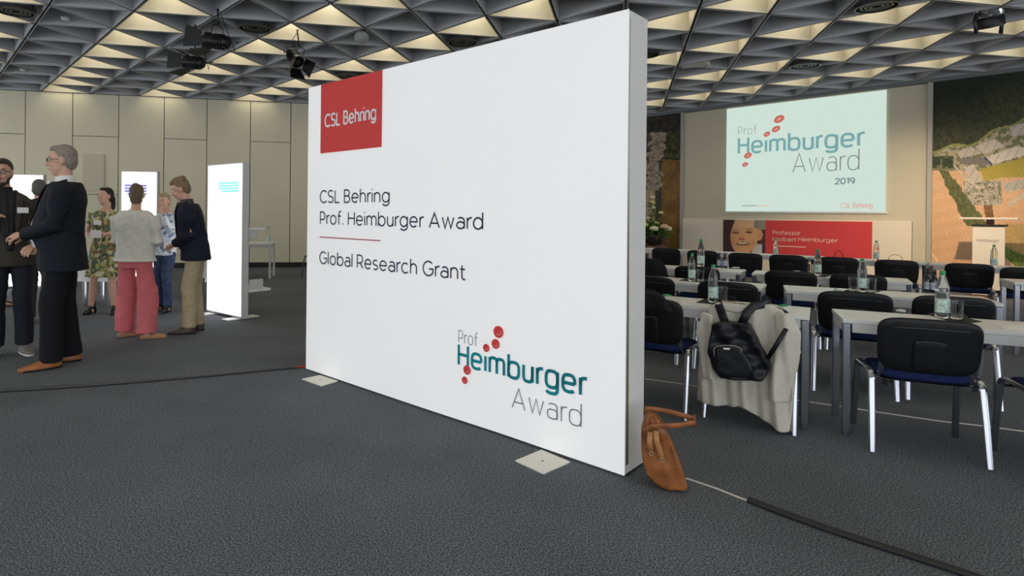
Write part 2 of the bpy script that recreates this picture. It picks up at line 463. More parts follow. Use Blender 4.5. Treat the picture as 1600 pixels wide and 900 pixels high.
o2 = bpy.data.objects.new('lamp_field', raw_mesh(restl, 'lamp_field', M_LAMP)); COL.objects.link(o2); o2.parent = ceiling; o2['kind'] = 'stuff'

# ---------------- left wall: backing + separate panels
def wall_box(pl, u0, u1, v0, v1, d0, d1):
    mb = MB(); v = [pl.p(u, z, d) for z in (v0, v1) for u, d in ((u0, d0), (u1, d0), (u1, d1), (u0, d1))]
    mb.add(v, [(3,2,1,0),(4,5,6,7),(0,1,5,4),(1,2,6,5),(2,3,7,6),(3,0,4,7)]); return mb
def frame_of(pl): 
    M = Matrix(((pl.d.x, -pl.n.x, 0, pl.o.x), (pl.d.y, -pl.n.y, 0, pl.o.y), (0, 0, 1, 0), (0, 0, 0, 1))); return M
def localize(o, pl):
    M = frame_of(pl); o.data.transform(M.inverted())
    o.matrix_world = M; return o
def into(o, pl):
    o.matrix_parent_inverse = frame_of(pl).inverted(); return o
wl = localize(wall_box(WALL, -1, 16, 0, ZC+.45, -.2, -.03).obj('wall_left', M_DARK), WALL); tag(wl, 'greige panelled wall at the back of the room', kind='structure')
seams = [38, 112, 184, 255, 322, 390, 453]
us = [WALL.uv(x, 330)[0] for x in seams]
pit = (us[-1]-us[0])/6
us = [us[0]-pit*k for k in range(5, 0, -1)] + us + [us[-1]+pit*k for k in range(1, 9)]
us = [u for u in us if u < 15.9] + [15.98]
zA = WALL.uv(148, 213)[1]; zB = WALL.uv(148, 304)[1]; zC_ = WALL.uv(466, 348.5)[1]
for k in range(len(us)-1):
    typ = (k - 5) % 2            # column 38-112 is k=5
    cuts = [.12, ZC-.01] if typ == 0 else [.12, zA, ZC-.01]
    if k == 6: cuts = [.12, zB, zA, ZC-.01]
    if k >= 11 and typ == 1: cuts = [.12, zC_, ZC-.01]
    for a, b in zip(cuts[:-1], cuts[1:]):
        bevel(into(wall_box(WALL, us[k]+.008, us[k+1]-.008, a+.006, b-.006, -.03, 0).obj('panel', M_PANEL, wl), WALL), .003, 1)
# loudspeaker panel set into the wall
u0, v1 = WALL.uv(130, 240); u1, v0 = WALL.uv(163, 299)
sp_ = wall_box(WALL, u0, u1, v0, v1, .0, .035)
tag(bevel(sp_.obj('wall_speaker', mat('speaker_cloth', (.58, .545, .42), .8, var=.1, scale=300)), .006),
    'flat greige square loudspeaker cover mounted on the panelled wall', 'speaker')
tag(wall_box(WALL, -1, 16, 0, .115, -.03, -.005).obj('baseboard_left', M_BASEB), 'black baseboard under the panelled wall', kind='structure')

# ---------------- stage wall
M_STAGE = mat('stage_wall_beige', (.60, .55, .42), .65, var=.03, scale=1)
M_STAGELO = mat('stage_lower_cream', (.82, .73, .60), .6, var=.02, scale=1)
ws = localize(wall_box(STAGE, 0, 16, 0, ZC+.45, -.25, -.05).obj('wall_stage', M_STAGE), STAGE); tag(ws, 'beige stage wall behind the projection screen', kind='structure')
uL = STAGE.uv(1068, 330)[0]; uR = STAGE.uv(1450, 330)[0]; vLed = STAGE.uv(1100, 341.5)[1]
into(wall_box(STAGE, uL, uR, vLed, ZC-.08, -.05, 0).obj('upper_panel', M_STAGE, ws), STAGE)
uM = STAGE.uv(1425, 380)[0]
bevel(into(wall_box(STAGE, uL, uM, .02, vLed, -.05, .05).obj('lower_panel', M_STAGELO, ws), STAGE), .006)
into(wall_box(STAGE, uM+.01, uR, .02, vLed, -.05, .03).obj('lower_panel', M_STAGE, ws), STAGE)
for u in (uL-.06, uR-.01):
    into(wall_box(STAGE, u, u+.07, .02, ZC-.03, -.05, .08).obj('pilaster', mat('pilaster_paint', (.42, .40, .36), .6), ws), STAGE)
tag(wall_box(STAGE, 0, 16, ZC-.075, ZC-.005, -.05, .10).obj('trim_1', mat('ceiling_trim_grey', (.16, .17, .17), .6)), 'dark grey trim where ceiling meets stage wall', kind='structure')

def paint(name, pl, u0, u1, v0, v1, nu, nv, fn, material, parent=None, off=.0, th=.02):
    """flat printed board: front is a grid of coloured cells, with real thickness"""
    mb = MB(); v = []; f = []
    for j in range(nv+1):
        for i in range(nu+1): v.append(pl.p(u0+(u1-u0)*i/nu, v0+(v1-v0)*j/nv, off+th))
    for j in range(nv):
        for i in range(nu): k = j*(nu+1)+i; f.append((k, k+1, k+nu+2, k+nu+1))
    nfr = len(f); b = len(v)
    cs = [(u0, v0), (u1, v0), (u1, v1), (u0, v1)]
    v += [pl.p(u, z, off+th) for u, z in cs] + [pl.p(u, z, off) for u, z in cs]
    f += [(b+4, b+7, b+6, b+5)] + [(b+i, b+4+i, b+4+(i+1) % 4, b+(i+1) % 4) for i in range(4)]
    me = bpy.data.meshes.new(name); me.from_pydata([tuple(p) for p in v], [], f); me.materials.append(material)
    ca = me.color_attributes.new('print', 'FLOAT_COLOR', 'CORNER')
    li = 0
    for k, q in enumerate(f):
        if k < nfr: c = fn((k % nu + .5)/nu, (k//nu + .5)/nv)
        else: c = (.3, .3, .3)
        for _ in q: ca.data[li].color = (*c, 1); li += 1
    me.update(); o = bpy.data.objects.new(name, me); COL.objects.link(o)
    if parent: o.parent = parent
    return o
def lerp(a, b, t): return tuple(x+(y-x)*t for x, y in zip(a, b))
def hsh(a, b): 
    x = math.sin(a*127.1+b*311.7)*43758.5453; return x - math.floor(x)
def vn(x, y):
    i, j = math.floor(x), math.floor(y); u, v = x-i, y-j; u = u*u*(3-2*u); v = v*v*(3-2*v)
    return (hsh(i,j)*(1-u)+hsh(i+1,j)*u)*(1-v) + (hsh(i,j+1)*(1-u)+hsh(i+1,j+1)*u)*v
def seg(p, a, b):
    dx, dy = b[0]-a[0], b[1]-a[1]; t = max(0, min(1, ((p[0]-a[0])*dx+(p[1]-a[1])*dy)/(dx*dx+dy*dy)))
    return math.hypot(p[0]-a[0]-dx*t, p[1]-a[1]-dy*t)
def inpoly(p, P):
    c = False
    for i in range(len(P)):
        (x1, y1), (x2, y2) = P[i], P[i-1]
        if (y1 > p[1]) != (y2 > p[1]) and p[0] < (x2-x1)*(p[1]-y1)/(y2-y1)+x1: c = not c
    return c
# right mural: aerial view of a factory between forest and fields (photo pixel coordinates for the drawing)
uA = STAGE.uv(1452, 330)[0]; uB = STAGE.uv(1690, 330)[0]; vT = ZC - .08
uref = STAGE.uv(1600, 330)[0]
def proj(P):
    X = F*P.x/P.y; Y = -F*(P.z-HC)/P.y; c, sn = math.cos(ROLL), math.sin(ROLL); return CX+X*c-Y*sn, CY+X*sn+Y*c
def jit(c, k): return tuple(max(0, v*k) for v in c)
ROOFS = [([(250,325),(340,290),(395,325),(290,362)], .62), ([(300,378),(440,325),(500,332),(500,362),(335,410)], .72), ([(410,235),(520,205),(520,255),(425,280)], .62), ([(160,352),(230,325),(285,358),(185,382)], .55),
         ([(195,425),(245,408),(285,490),(235,502)], .60), ([(380,500),(520,470),(520,520),(392,538)], .52), ([(50,345),(120,328),(140,345),(70,360)], .45)]
def mural(s, t):
    x, y = proj(STAGE.p(uA+(uB-uA)*s, .05+(vT-.05)*t)); X, Y = (x-1440)*3, (y-120)*3
    n = vn(X/70, Y/70); n2 = vn(X/13, Y/13); n3 = vn(X/5.5+9, Y/5.5)
    k = 1 + .22*(n2-.5) + .2*(n3-.5)
    edge = 345 - .18*max(0, X-30) if X < 220 else 311 - (X-220)*.48
    edge += 10*math.sin(X/31)
    if Y < edge:
        d = (edge-Y)/300
        return lerp((.004, .007, .003), (.10, .105, .04), (n2*.55+n3*.6)*max(.06, .9-d*1.05)*1.1)
    if Y < edge+12: return jit((.30, .30, .10), k)
    for R, b in ROOFS:
        if inpoly((X, Y), R): return jit((b, b*.88, b*.74), 1+.10*(n3-.5) - (.18 if int((X*.9+Y*.5)/9) % 4 == 0 else 0))
    if inpoly((X, Y), [(196,432),(206,426),(242,482),(236,494)]) or inpoly((X, Y), [(165,355),(180,350),(205,372),(198,384)]) or inpoly((X, Y), [(290,382),(302,378),(336,408),(330,413)]): return (.05, .06, .13)
    if inpoly((X, Y), [(150,385),(300,372),(335,412),(200,412)]): return jit((.22, .19, .17), k)
    if inpoly((X, Y), [(275,432),(520,368),(520,470),(370,474),(292,490)]): return jit((.44, .35, .055), 1+.12*(n-.5))
    if 25 < X < 150 and 372 < Y < 428 and n2 > .18: return jit((.035, .05, .02), .5+n3*1.4)
    bx_ = 100 + (Y-440)*.62
    if 440 < Y < 700 and abs(X-bx_) < 22+.11*(Y-440)+14*(n2-.5): return lerp((.04, .055, .015), (.20, .21, .07), n3*.6+n2*.4)
    if X > 390 and Y > 795+.5*(X-395) and Y < 850+.9*(X-395): return lerp((.06, .10, .015), (.22, .30, .05), n3)
    if seg((X, Y), (150,412), (190,460)) < 5 or seg((X, Y), (190,460), (265,520)) < 6 or seg((X, Y), (412,598), (500,540)) < 9 or seg((X, Y), (395,540), (480,520)) < 5: return jit((.62, .52, .40), k)
    if seg((X, Y), (38,815), (100,900)) < 4: return (.85, .62, .40)
    if X > 195 and 485 < Y < 600 and X < 375: return lerp((.16, .15, .09), (.62, .54, .44), min(1, max(0, (vn(X/4, Y/4)*.6+n2*.5-.3)*2)))
    if X > 285 and 570 < Y < 690 and abs(X-305-.15*(Y-570)) < 20: return jit((.20, .10, .04), .6+n3)
    if Y < 440: return jit((.42, .36, .24) if n2 > .5 else (.20, .20, .10), k)
    if X > 395 and 690 < Y < 850: return jit((.50, .32, .12), k)
    return jit(lerp((.66, .37, .20), (.78, .50, .29), n*.6 + .25*(.5+.5*math.sin((Y+X*.2)/9))), 1+.08*(n3-.5))
mm = attr_mat('mural_print', .7, 45, .16)
mu = paint('mural', STAGE, uA, uB, .05, vT, 190, 230, mural, mm, off=-.05, th=.03)
localize(mu, STAGE); tag(mu, 'printed aerial photograph of factory, forest and fields right of the screen', 'mural')
uC, uD = STAGE.uv(1000, 330)[0]-1.0, STAGE.uv(1062, 330)[0]
def mural2(s, t):
    x, y = proj(STAGE.p(uC+(uD-uC)*s, .05+(vT-.05)*t)); X, Y = (x-1000)*3.75, (y-180)*3.75
    n = vn(X/60, Y/60); n2 = vn(X/16, Y/16); n3 = vn(X/7+5, Y/7)
    if Y < 100: return lerp((.010, .009, .008), (.06, .05, .04), n2*n3*1.3)
    if X > 148 and Y < 262: return lerp((.010, .014, .005), (.12, .12, .03), n2*n3*1.5)
    cx = 90 + 25*math.sin(Y/75) if Y < 330 else 75
    if abs(X-cx) < 42+24*(n2-.5)*2 and Y < 440: return lerp((.08, .06, .045), (.50, .40, .30), n2*.5+n3*.6)
    if X < 88 and 435 < Y < 625: return jit((.48, .36, .24), .6+.6*n3) if (int(Y/24) % 2 or X > 30) else (.2, .15, .1)
    if X < 120 and Y >= 625: return lerp((.20, .13, .09), (.60, .42, .28), n3)
    if X > 125 and Y > 255: return lerp((.10, .045, .012), (.36, .19, .05), n*.5+n3*.5)
    return lerp((.02, .016, .012), (.16, .12, .08), n3*n2*1.5)
m2 = paint('mural', STAGE, uC, uD, .05, vT, 80, 170, mural2, mm, off=-.05, th=.03)
localize(m2, STAGE); tag(m2, 'dark printed photograph of rocks and ruins left of the screen', 'mural')

# ---------------- projection screen with the slide
scr = empty('projection_screen', STAGE.p(STAGE.uv(1258, 330)[0], 0, 0))
Minv = Matrix.Translation(-Vector(scr.location))
def world_child(o):   # parts were built in world coordinates
    o.matrix_parent_inverse = o.parent.matrix_world.inverted() if False else Matrix.Translation(-o.parent.location)
    return o
SP = Plane(STAGE.o, STAGE.d, .03)
a0, _ = SP.uv(1134, 330); a1, _ = SP.uv(1383, 330)
vb = (SP.uv(1134, 330)[1] + SP.uv(1383, 331)[1])/2; vt = (SP.uv(1134, 171)[1] + SP.uv(1383, 140)[1])/2
vt = min(vt, ZC-.085)
M_SCREEN = emit_mat('projected_slide', (.635, .775, .70), .66)
tag(world_child(wall_box(SP, a0, a1, vb, vt, -.028, 0).obj('screen_surface', M_SCREEN, scr)), 'pale mint glowing slide')
world_child(wall_box(SP, a0-.03, a1+.03, vb-.035, vb, -.028, .005).obj('bottom_rail', M_WHITE, scr))
tag(scr, 'large pale mint projection screen with award logo above the stage', 'screen')
E_GR = emit_mat('slide_grey', (.26, .31, .30), .6); E_TE = emit_mat('slide_teal', (.20, .40, .40), .66)
E_RD = emit_mat('slide_red', (.55, .14, .11), .7); E_RDL = emit_mat('slide_pale_red', (.72, .45, .36), .68); E_DG = emit_mat('slide_dark', (.17, .25, .25), .68)
for args in (('lettering', 'Prof', (1153.6, 211), (1153.6, 198.6), (1182, 205), E_GR, .055, 2.6, .78),
             ('lettering', 'Heimburger', (1154.4, 239.8), (1154.4, 216), (1347.6, 228), E_TE, .15, 2.8, .80),
             ('lettering', 'Award', (1239, 269), (1239, 240.5), (1342, 255), E_GR, .055, 2.6, .95),
             ('lettering', '2019', (1305, 287.6), (1305, 279), (1335, 286), E_DG, .20, 2.2, 1),
             ('lettering', 'CSL Behring', (1314, 324.8), (1314, 317.4), (1363, 324), E_RDL, .16, 2.0, .9)):
    world_child(text_print(args[0], args[1], SP, args[2], args[3], args[4], args[5], scr, args[6], args[7], args[8]))
for c, r in (((1217.4, 186), 7.6), ((1212.6, 201.6), 6.2), ((1198.4, 209.6), 4.9), ((1168.6, 243), 5.8), ((1164.4, 257), 4.5)):
    o = disc_print('logo_dot', SP, c, r, E_RD, scr, None, tilt=.45, sq=.72); world_child(o)
    cr = disc_print('crescent', SP, (c[0], c[1]+.3), r*.5, E_RDL, scr, None, off=.0035, tilt=.6, sq=.3); world_child(cr)
ru, rv = SP.uv(1159.6, 322); ru2, _ = SP.uv(1201, 321.6); rm = (ru+ru2)/2
world_child(MB().add([SP.p(ru, rv, .002), SP.p(rm, rv, .002), SP.p(rm, rv+.018, .002), SP.p(ru, rv+.018, .002)], [(0,1,2,3)]).obj('rule', E_GR, scr))
world_child(MB().add([SP.p(rm, rv, .002), SP.p(ru2, rv, .002), SP.p(ru2, rv+.018, .002), SP.p(rm, rv+.018, .002)], [(0,1,2,3)]).obj('rule', E_RDL, scr))

# ---------------- red banner with portrait on the lower wall
BP = Plane(STAGE.o, STAGE.d, .07)
b0, b1, b2 = BP.uv(1130, 360)[0], BP.uv(1196, 360)[0], BP.uv(1362.5, 360)[0]
bt = (BP.uv(1130, 343.6)[1] + BP.uv(1362, 346)[1])/2; bb = (BP.uv(1140, 397)[1] + BP.uv(1362, 401.5)[1])/2
bann = empty('portrait_banner', BP.p(b0, 0))
def face(s, t):
    # generic smiling elderly man, drawn with soft ellipses
    e = lambda cx, cy, rx, ry, a=0: (((s-cx)*math.cos(a)+(t-cy)*math.sin(a))/rx)**2 + ((-(s-cx)*math.sin(a)+(t-cy)*math.cos(a))/ry)**2
    n = vn(s*14, t*14)
    c = (.055, .022, .018) if s < .8 else (.09, .03, .025)
    if s > .74 and t > .72: c = (.30, .32, .22)
    if s > .70 and t < .30 - (s-.9)*.6 and e(.86, .05, .22, .24) < 1: c = (.62, .58, .52) if s < .93 else (.03, .03, .05)
    if e(.60, .88, .34, .42) < 1 and t > .55: c = (.34, .29, .22)
    if e(.87, .56, .07, .17) < 1: c = (.72, .34, .17)
    if e(.52, .55, .335, .62, -.12) < 1:
        k = .5 + .5*math.cos((s-.58)*4.0); c = lerp((.52, .20, .085), (.86, .46, .22), k*.8+n*.15)
        if t > .78: c = lerp(c, (.80, .52, .31), .6)
        if e(.31, .60, .085, .035) < 1 or e(.62, .63, .085, .035) < 1: c = (.24, .09, .05)
        if e(.30, .68, .11, .022, .1) < 1 or e(.63, .72, .11, .022, -.1) < 1: c = (.44, .25, .15)
        if e(.44, .50, .06, .10) < 1: c = (.82, .36, .18)
        if e(.45, .41, .085, .025) < 1: c = (.48, .14, .07)
        if e(.49, .28, .165, .065, .1) < 1: c = (.36, .08, .05)
        if e(.49, .30, .13, .035, .1) < 1: c = (.76, .62, .48)
        if abs(e(.47, .34, .27, .17) - 1) < .1 and t < .36: c = lerp(c, (.42, .15, .07), .5)
    if s > .74 and s < .88 and t > .78 - (s-.74)*.5 and e(.52, .55, .36, .64, -.12) < 1: c = lerp((.20, .16, .12), (.40, .34, .27), vn(s*60, t*12))
    return c
pm = attr_mat('portrait_print', .7, 40, .06)
world_child(paint('portrait_print', BP, b0, b1, bb, bt, 56, 46, face, pm, bann, off=-.02, th=.021))
world_child(wall_box(BP, b1, b2, bb, bt, -.02, 0).obj('red_field', mat('banner_red', (.66, .055, .06), .65), bann))
M_BTX = mat('banner_text_cream', (.88, .66, .58), .7)
world_child(text_print('lettering', 'Professor', BP, (1207.7, 366), (1207.7, 360.2), (1250, 366), M_BTX, bann, .13))
world_child(text_print('lettering', 'Norbert', BP, (1207.7, 376.2), (1207.7, 370.4), (1244, 376.5), M_BTX, bann, .13))
world_child(text_print('lettering', 'Heimburger', BP, (1247.8, 376.6), (1247.8, 370.7), (1308, 377), M_BTX, bann, .13))
q0, q1 = BP.uv(1208, 384.6), BP.uv(1259, 386)
world_child(MB().add([BP.p(q0[0], q0[1], .002), BP.p(q1[0], q0[1], .002), BP.p(q1[0], q0[1]+.018, .002), BP.p(q0[0], q0[1]+.018, .002)], [(0,1,2,3)]).obj('rule', M_BTX, bann))
tag(bann, 'red banner with portrait of a smiling man on the lower stage wall', 'banner')

# ================================================================== BIG LIGHT-BOX DISPLAY WALL
pR = atz(975, 747); pL = atz(478, 578)
BW = (pR - pL).length
BX = Plane((pL.x, pL.y), (pR.x-pL.x, pR.y-pL.y))
BH = (BX.uv(482, 137.5)[1] + BX.uv(975, 17)[1])/2; BD = .23; BZ = .012
disp = empty('display_wall', (pL.x, pL.y, 0))
def bx(name, u0, u1, v0, v1, d0, d1, m, par=disp): return world_child(wall_box(BX, u0, u1, v0, v1, d0, d1).obj(name, m, par))
# fabric front slightly slack: grid with faint waves
mb = MB(); NU, NV = 40, 30; v = []; f = []
for j in range(NV+1):
    for i in range(NU+1):
        s, t = i/NU, j/NV
        k = .004*math.sin(PI*s)*math.sin(PI*t) - (.010*math.exp(-((s-.72)/.13)**2-((t-.02)/.055)**2))
        v.append(BX.p(-.002+(BW+.004)*s, BZ+(BH-BZ+.002)*t, -.0+k))
for j in range(NV):
    for i in range(NU): q = j*(NU+1)+i; f.append((q, q+1, q+NU+2, q+NU+1))
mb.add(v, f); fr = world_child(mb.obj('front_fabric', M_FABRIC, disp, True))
bevel(bx('frame_body', 0, BW, BZ, BH, -BD, -.013, M_FABSIDE), .004)
# slack seam strip seen at the right edge
mb = MB(); v = []
for j in range(25):
    t = j/24; wdt = .002 + .026*max(0, 1-t*1.5)
    v += [BX.p(BW+.0035, BZ+.05+(BH-.1)*t, -.014-wdt), BX.p(BW+.0035, BZ+.05+(BH-.1)*t, -.013)]
mb.add(v, [(2*j, 2*j+1, 2*j+3, 2*j+2) for j in range(24)])
world_child(mb.obj('seam_gap', mat('olive_seam', (.14, .13, .07), .8), disp))
bx('bottom_rail', .0, BW, .0, BZ+.004, -BD+.01, -.024, mat('rail_dark', (.05, .05, .055), .4, .6))
# foot plates
for pts in (((471.5, 593), (502, 604), (528, 596), (500, 587)), ((805, 721), (849, 741.5), (891, 723), (846, 704))):
    P = [atz(*q) for q in pts]; mb = MB()
    mb.add([(p.x, p.y, z) for z in (.0, .006) for p in P], [(3,2,1,0),(4,5,6,7),(0,1,5,4),(1,2,6,5),(2,3,7,6),(3,0,4,7)])
    fp = world_child(mb.obj('foot_plate', mat('foot_plate_cream', (.72, .70, .62), .4), disp))
    c = sum(P, Vector())/4
    sc = MB().lathe([(.006, 0), (.006, .0025)], 10, M=Matrix.Translation((c.x, c.y, .006))).obj('screw', M_GREY, fp)
    sc.matrix_parent_inverse = Matrix.Translation(-disp.location)
    sc.matrix_parent_inverse = Matrix.Identity(4)
# logo, headings
r0, r1 = BX.uv(502, 190)[0], BX.uv(597.6, 190)[0]; rb = (BX.uv(502, 242.4)[1] + BX.uv(597.3, 226.9)[1])/2
mb = MB().add([BX.p(r0, rb, .0062), BX.p(r1, rb, .0062), BX.p(r1, BH, .0062), BX.p(r0, BH, .0062)], [(0,1,2,3)])
world_child(mb.obj('red_logo_field', M_RED, disp))
def bt_(s, a, b, c, m, wt, ex=2.0, nar=1.0, sp=.24, off=.0075): world_child(text_print('lettering', s, BX, a, b, c, m, disp, wt, ex, nar, sp, off))
bt_('CSL Behring', (509.3, 198.4), (509.3, 180.0), (588.2, 190), M_PRINTW, .165, 2.2, .92, .25, .009)
bt_('CSL Behring', (501.2, 316.6), (501.2, 298.2), (608.9, 318), M_INK, .115)
bt_('Prof. Heimburger Award', (501.4, 349.6), (501.4, 331.2), (754.9, 358), M_INK, .115)
bt_('Global Research Grant', (500.6, 411.2), (500.6, 393.0), (727.5, 436), M_INK, .115)
q0, q1 = BX.uv(500.4, 370.2), BX.uv(595.6, 376.4)
world_child(MB().add([BX.p(q0[0], q0[1]-.005, .0075), BX.p(q1[0], q0[1]-.005, .0075), BX.p(q1[0], q0[1]+.004, .0075), BX.p(q0[0], q0[1]+.004, .0075)], [(0,1,2,3)]).obj('rule', M_ROSE, disp))
bt_('Prof', (717.8, 534.6), (717.8, 515.8), (746.7, 537), M_GREY, .065, 2.6, .8)
bt_('Heimburger', (717.8, 569.0), (717.8, 538.0), (914.4, 600), M_TEAL, .155, 3.0, .80)
bt_('Award', (801.5, 635.6), (801.5, 604.8), (908.9, 650), M_GREY, .06, 2.8, .95)
for c, r in (((780, 518.4), 9.6), ((775.6, 537.1), 7.8), ((761, 543.3), 6.3), ((731, 577.8), 7.4), ((727.3, 593.8), 5.8)):
    o = disc_print('logo_dot', BX, c, r, M_RED, disp, None, off=.0085, sq=.98); world_child(o)
    mbc = MB(); u, vv = BX.uv(*c); R = BX.uv(c[0], c[1]-r)[1]-vv
    ribbon(mbc, [(.58*math.cos(math.radians(a)), .05+.5*math.sin(math.radians(a))) for a in range(235, 395, 10)], .12, lambda q: BX.p(u+R*q.x, vv+R*q.y, .0095))
    world_child(mbc.obj('crescent', mat('print_pink', (.80, .45, .42), .7), disp))
tag(disp, 'huge white fabric display wall with award headings standing mid-room', 'display wall')

# ================================================================== CHAIRS
def make_chair():
    t = empty('conference_chair')
    # swept tube corner path per side: rear leg, rail, front leg
    for sx in (-1, 1):
        X = .262*sx
        MB().sweep([(X*1.0, -.285, 0), (X*.985, -.245, .22), (X*.97, -.205, .405)], (.018, .011), 12, (0,1,0)).obj('leg', M_CHROME, t, 'auto')
        MB().sweep([(X*1.0, .235, 0), (X*.985, .205, .22), (X*.97, .175, .405)], (.018, .011), 12, (0,1,0)).obj('leg', M_CHROME, t, 'auto')
        pts = [(X*.97, -.205, .40)]
        for k in range(7):
            a = PI/2*k/6; pts.append((X*.965, -.205 + .055*(1-math.cos(a)) + .008*k/6, .405 + .05*math.sin(a)))
        for k in range(7):
            a = PI/2*k/6; pts.append((X*.965, .175 - .055*(1-math.sin(a)) - .008*(1-k/6), .405 + .05*math.cos(a)))
        pts.append((X*.97, .175, .40))
        MB().sweep(pts, (.010, .019), 12, (1,0,0.001)).obj('side_rail', M_CHROME, t, 'auto')
        MB().sweep([(X*.80, -.165, .425), (X*.80, -.215, .47), (X*.80, -.235, .56)], (.014, .005), 8, (0,1,0)).obj('back_bracket', M_CHROME, t, 'auto')
    for y in (-.15, .13):
        MB().sweep([(-.25, y, .415), (.25, y, .415)], .009, 8).obj('crossbar', M_CHROME, t, 'auto')
    # seat: padded, dished
    def bs(p):
        x, y, z = p; return Vector((x, z + .0, .448 + y - .012*(1-(x/.23)**2) + .014*(z/.22)**3*-1))
    MB().lens(.455, .445, .068, 5.5, 36, bs).obj('seat', M_NAVY, t, True)
    def bs2(p):
        x, y, z = p; return Vector((x, z, .420 + y))
    MB().lens(.44, .43, .022, 5.5, 32, bs2).obj('seat_pan', M_BLACKPL, t, True)
    # back: dark shell curved round the sitter
    def bb_(p):
        x, y, z = p; yy = -.262 + .22*x*x*1.4 - (z*.16) + y
        return Vector((x*(1+.03*(z/.16)), yy, .638 + z))
    MB().lens(.475, .322, .030, 5.0, 44, bb_).obj('backrest', M_BLACKPL, t, True)
    def bp_(p):
        x, y, z = p; q = bb_(Vector((x, y+.022, z))); return q
    MB().lens(.43, .29, .03, 5.0, 36, bp_).obj('back_pad', M_NAVY, t, True)
    # relief on the rear of the shell
    def rib(pts, r=.005):
        return [bb_(Vector((x, -.0165, z))) for x, z in pts]
    sp = MB()
    def bsp(p):
        x, y, z = p; return bb_(Vector((x, y-.019, z-.055)))
    sp.lens(.155, .185, .020, 7.0, 28, bsp)
    spo = sp.obj('back_spine', M_BLACKPL, t, True)
    gr = mat('black_plastic_gloss', (.03, .03, .032), .25)
    MB().sweep(rib([(-.17+.034*k, .105-.004*abs(k-5)/5) for k in range(11)]), .0042, 6).obj('grip_ridge', gr, t, True)
    def bh(p):
        x, y, z = p; return bb_(Vector((x, y-.030, z+.028)))
    hs = MB(); hs.lens(.10, .014, .006, 4, 20, bh); hs.obj('handle_slot', gr, spo, True)
    return t
chair0 = make_chair()
NCH = [0]
def chair(xy, ang, label, group):
    o = chair0 if NCH[0] == 0 else copy_tree(chair0)
    NCH[0] += 1
    o.location = (xy[0], xy[1], 0); o.rotation_euler = (0, 0, -math.radians(ang))
    tag(o, label, 'chair', group); return o
def back_at(x, y, ang, ztop=.80):
    """floor position of a chair whose backrest top centre shows at pixel x, y"""
    p = atz(x, y, ztop); a = math.radians(ang); return (p.x + math.sin(a)*.285, p.y + math.cos(a)*.285)
G0 = 'chairs in the rows of seminar tables'
def mid(a, b): return ((a[0]+b[0])/2, (a[1]+b[1])/2)
# nearest row
cA = chair((3.01, 3.60), 26, 'empty black backed chair nearest the camera, at the front right table', G0)
cB = chair((1.75, 4.34), 40, 'dark chair half hidden behind the big display wall, nearest row', G0)
cJ = chair((2.31, 4.086), 38, 'chair hung with a beige jacket and a black backpack', G0)
cR = chair((3.53, 3.17), 25, 'chair cut off by the right picture edge, nearest row', G0)
# second row
chair(back_at(1336, 456, 30), 30, 'black backed chair in the second row, behind the gap between front tables', G0)
chair(back_at(1491, 463, 28), 28, 'black backed chair in second row behind the tall bottle on front table', G0)
chair(back_at(1012, 431, 36), 36, 'black backed chair in second row right beside the display wall edge', G0)
chair(back_at(1136, 440, 33), 33, 'black backed chair in second row behind the beige jacket chair', G0)
# third row
chair(back_at(1235, 423, 33), 33, 'black backed chair in third row below the word Professor', G0)
chair(back_at(1341, 428, 31), 31, 'black backed chair in third row behind a bottle with two glasses', G0)
chair(back_at(1088, 416, 36), 36, 'black backed chair in third row behind the left table bottle', G0)
c3 = chair(back_at(1006, 413, 38), 38, 'chair in third row by the display wall, covered by a dark coat', G0)
# front row before the stage
FR = ((1040, 387.5, 'below the flower arrangement'), (1097, 391, 'left of the portrait banner'), (1164, 395, 'directly below the portrait'),
      (1230, 398, 'below the printed name on the red banner'), (1310, 401.5, 'with bag handle showing above, below red banner'),
      (1401, 406, 'with a thin handle above it, right of the red banner'), (1515, 411.5, 'left of the lectern'), (1606, 418, 'cut off at the right picture edge'))
FRC = []
for x, y, l in FR:
    FRC.append(chair(back_at(x, y, 36), 36, 'black chair in front row ' + l, 'chairs in the front row'))

# ================================================================== TABLES
TH_ = .733; TL, TD = 1.40, .46
def make_table():
    t = empty('seminar_table')
    bevel(MB().box((0, 0, TH_-.026), (TL, TD, TH_)).obj('table_top', M_WHITE, t), .003)
    fr = mat('table_frame_white', (.66, .66, .66), .4)
    for a, b in (((.05, .004, TH_-.082), (TL-.05, .03, TH_-.0265)), ((.05, TD-.03, TH_-.082), (TL-.05, TD-.004, TH_-.0265)),
                 ((.004, .05, TH_-.082), (.03, TD-.05, TH_-.0265)), ((TL-.03, .05, TH_-.082), (TL-.004, TD-.05, TH_-.0265))):
        MB().box(a, b).obj('apron', fr, t)
    for x in (.002, TL-.044):
        for y in (.002, TD-.044):
            bevel(MB().box((x, y, 0), (x+.042, y+.042, TH_-.0265)).obj('leg', M_CHROME, t), .005)
    return t
table0 = make_table(); NTB = [0]
def table(p, ang, label, right=False, group='white seminar tables in rows'):
    """p: near-left (or near-right) corner on the floor plan, ang: direction the sitters face"""
    a = math.radians(ang); dx = Vector((math.cos(a), -math.sin(a)))
    q = Vector((p[0], p[1])) - (dx*TL if right else Vector((0, 0)))
    o = table0 if NTB[0] == 0 else copy_tree(table0)
    NTB[0] += 1; o.location = (q.x, q.y, 0); o.rotation_euler = (0, 0, -a); tag(o, label, 'table', group); return o
table(atz(1317, 498, TH_), 27.5, 'white seminar table in the nearest row, at the right picture edge')
table(atz(1265, 494.6, TH_), 34, 'white seminar table in nearest row behind the beige jacket chair', True)
table(atz(1228, 453.6, TH_), 29, 'white seminar table in the second row, right of the aisle gap')
table(atz(1190, 451, TH_), 35, 'white seminar table in second row, next to the display wall', True)
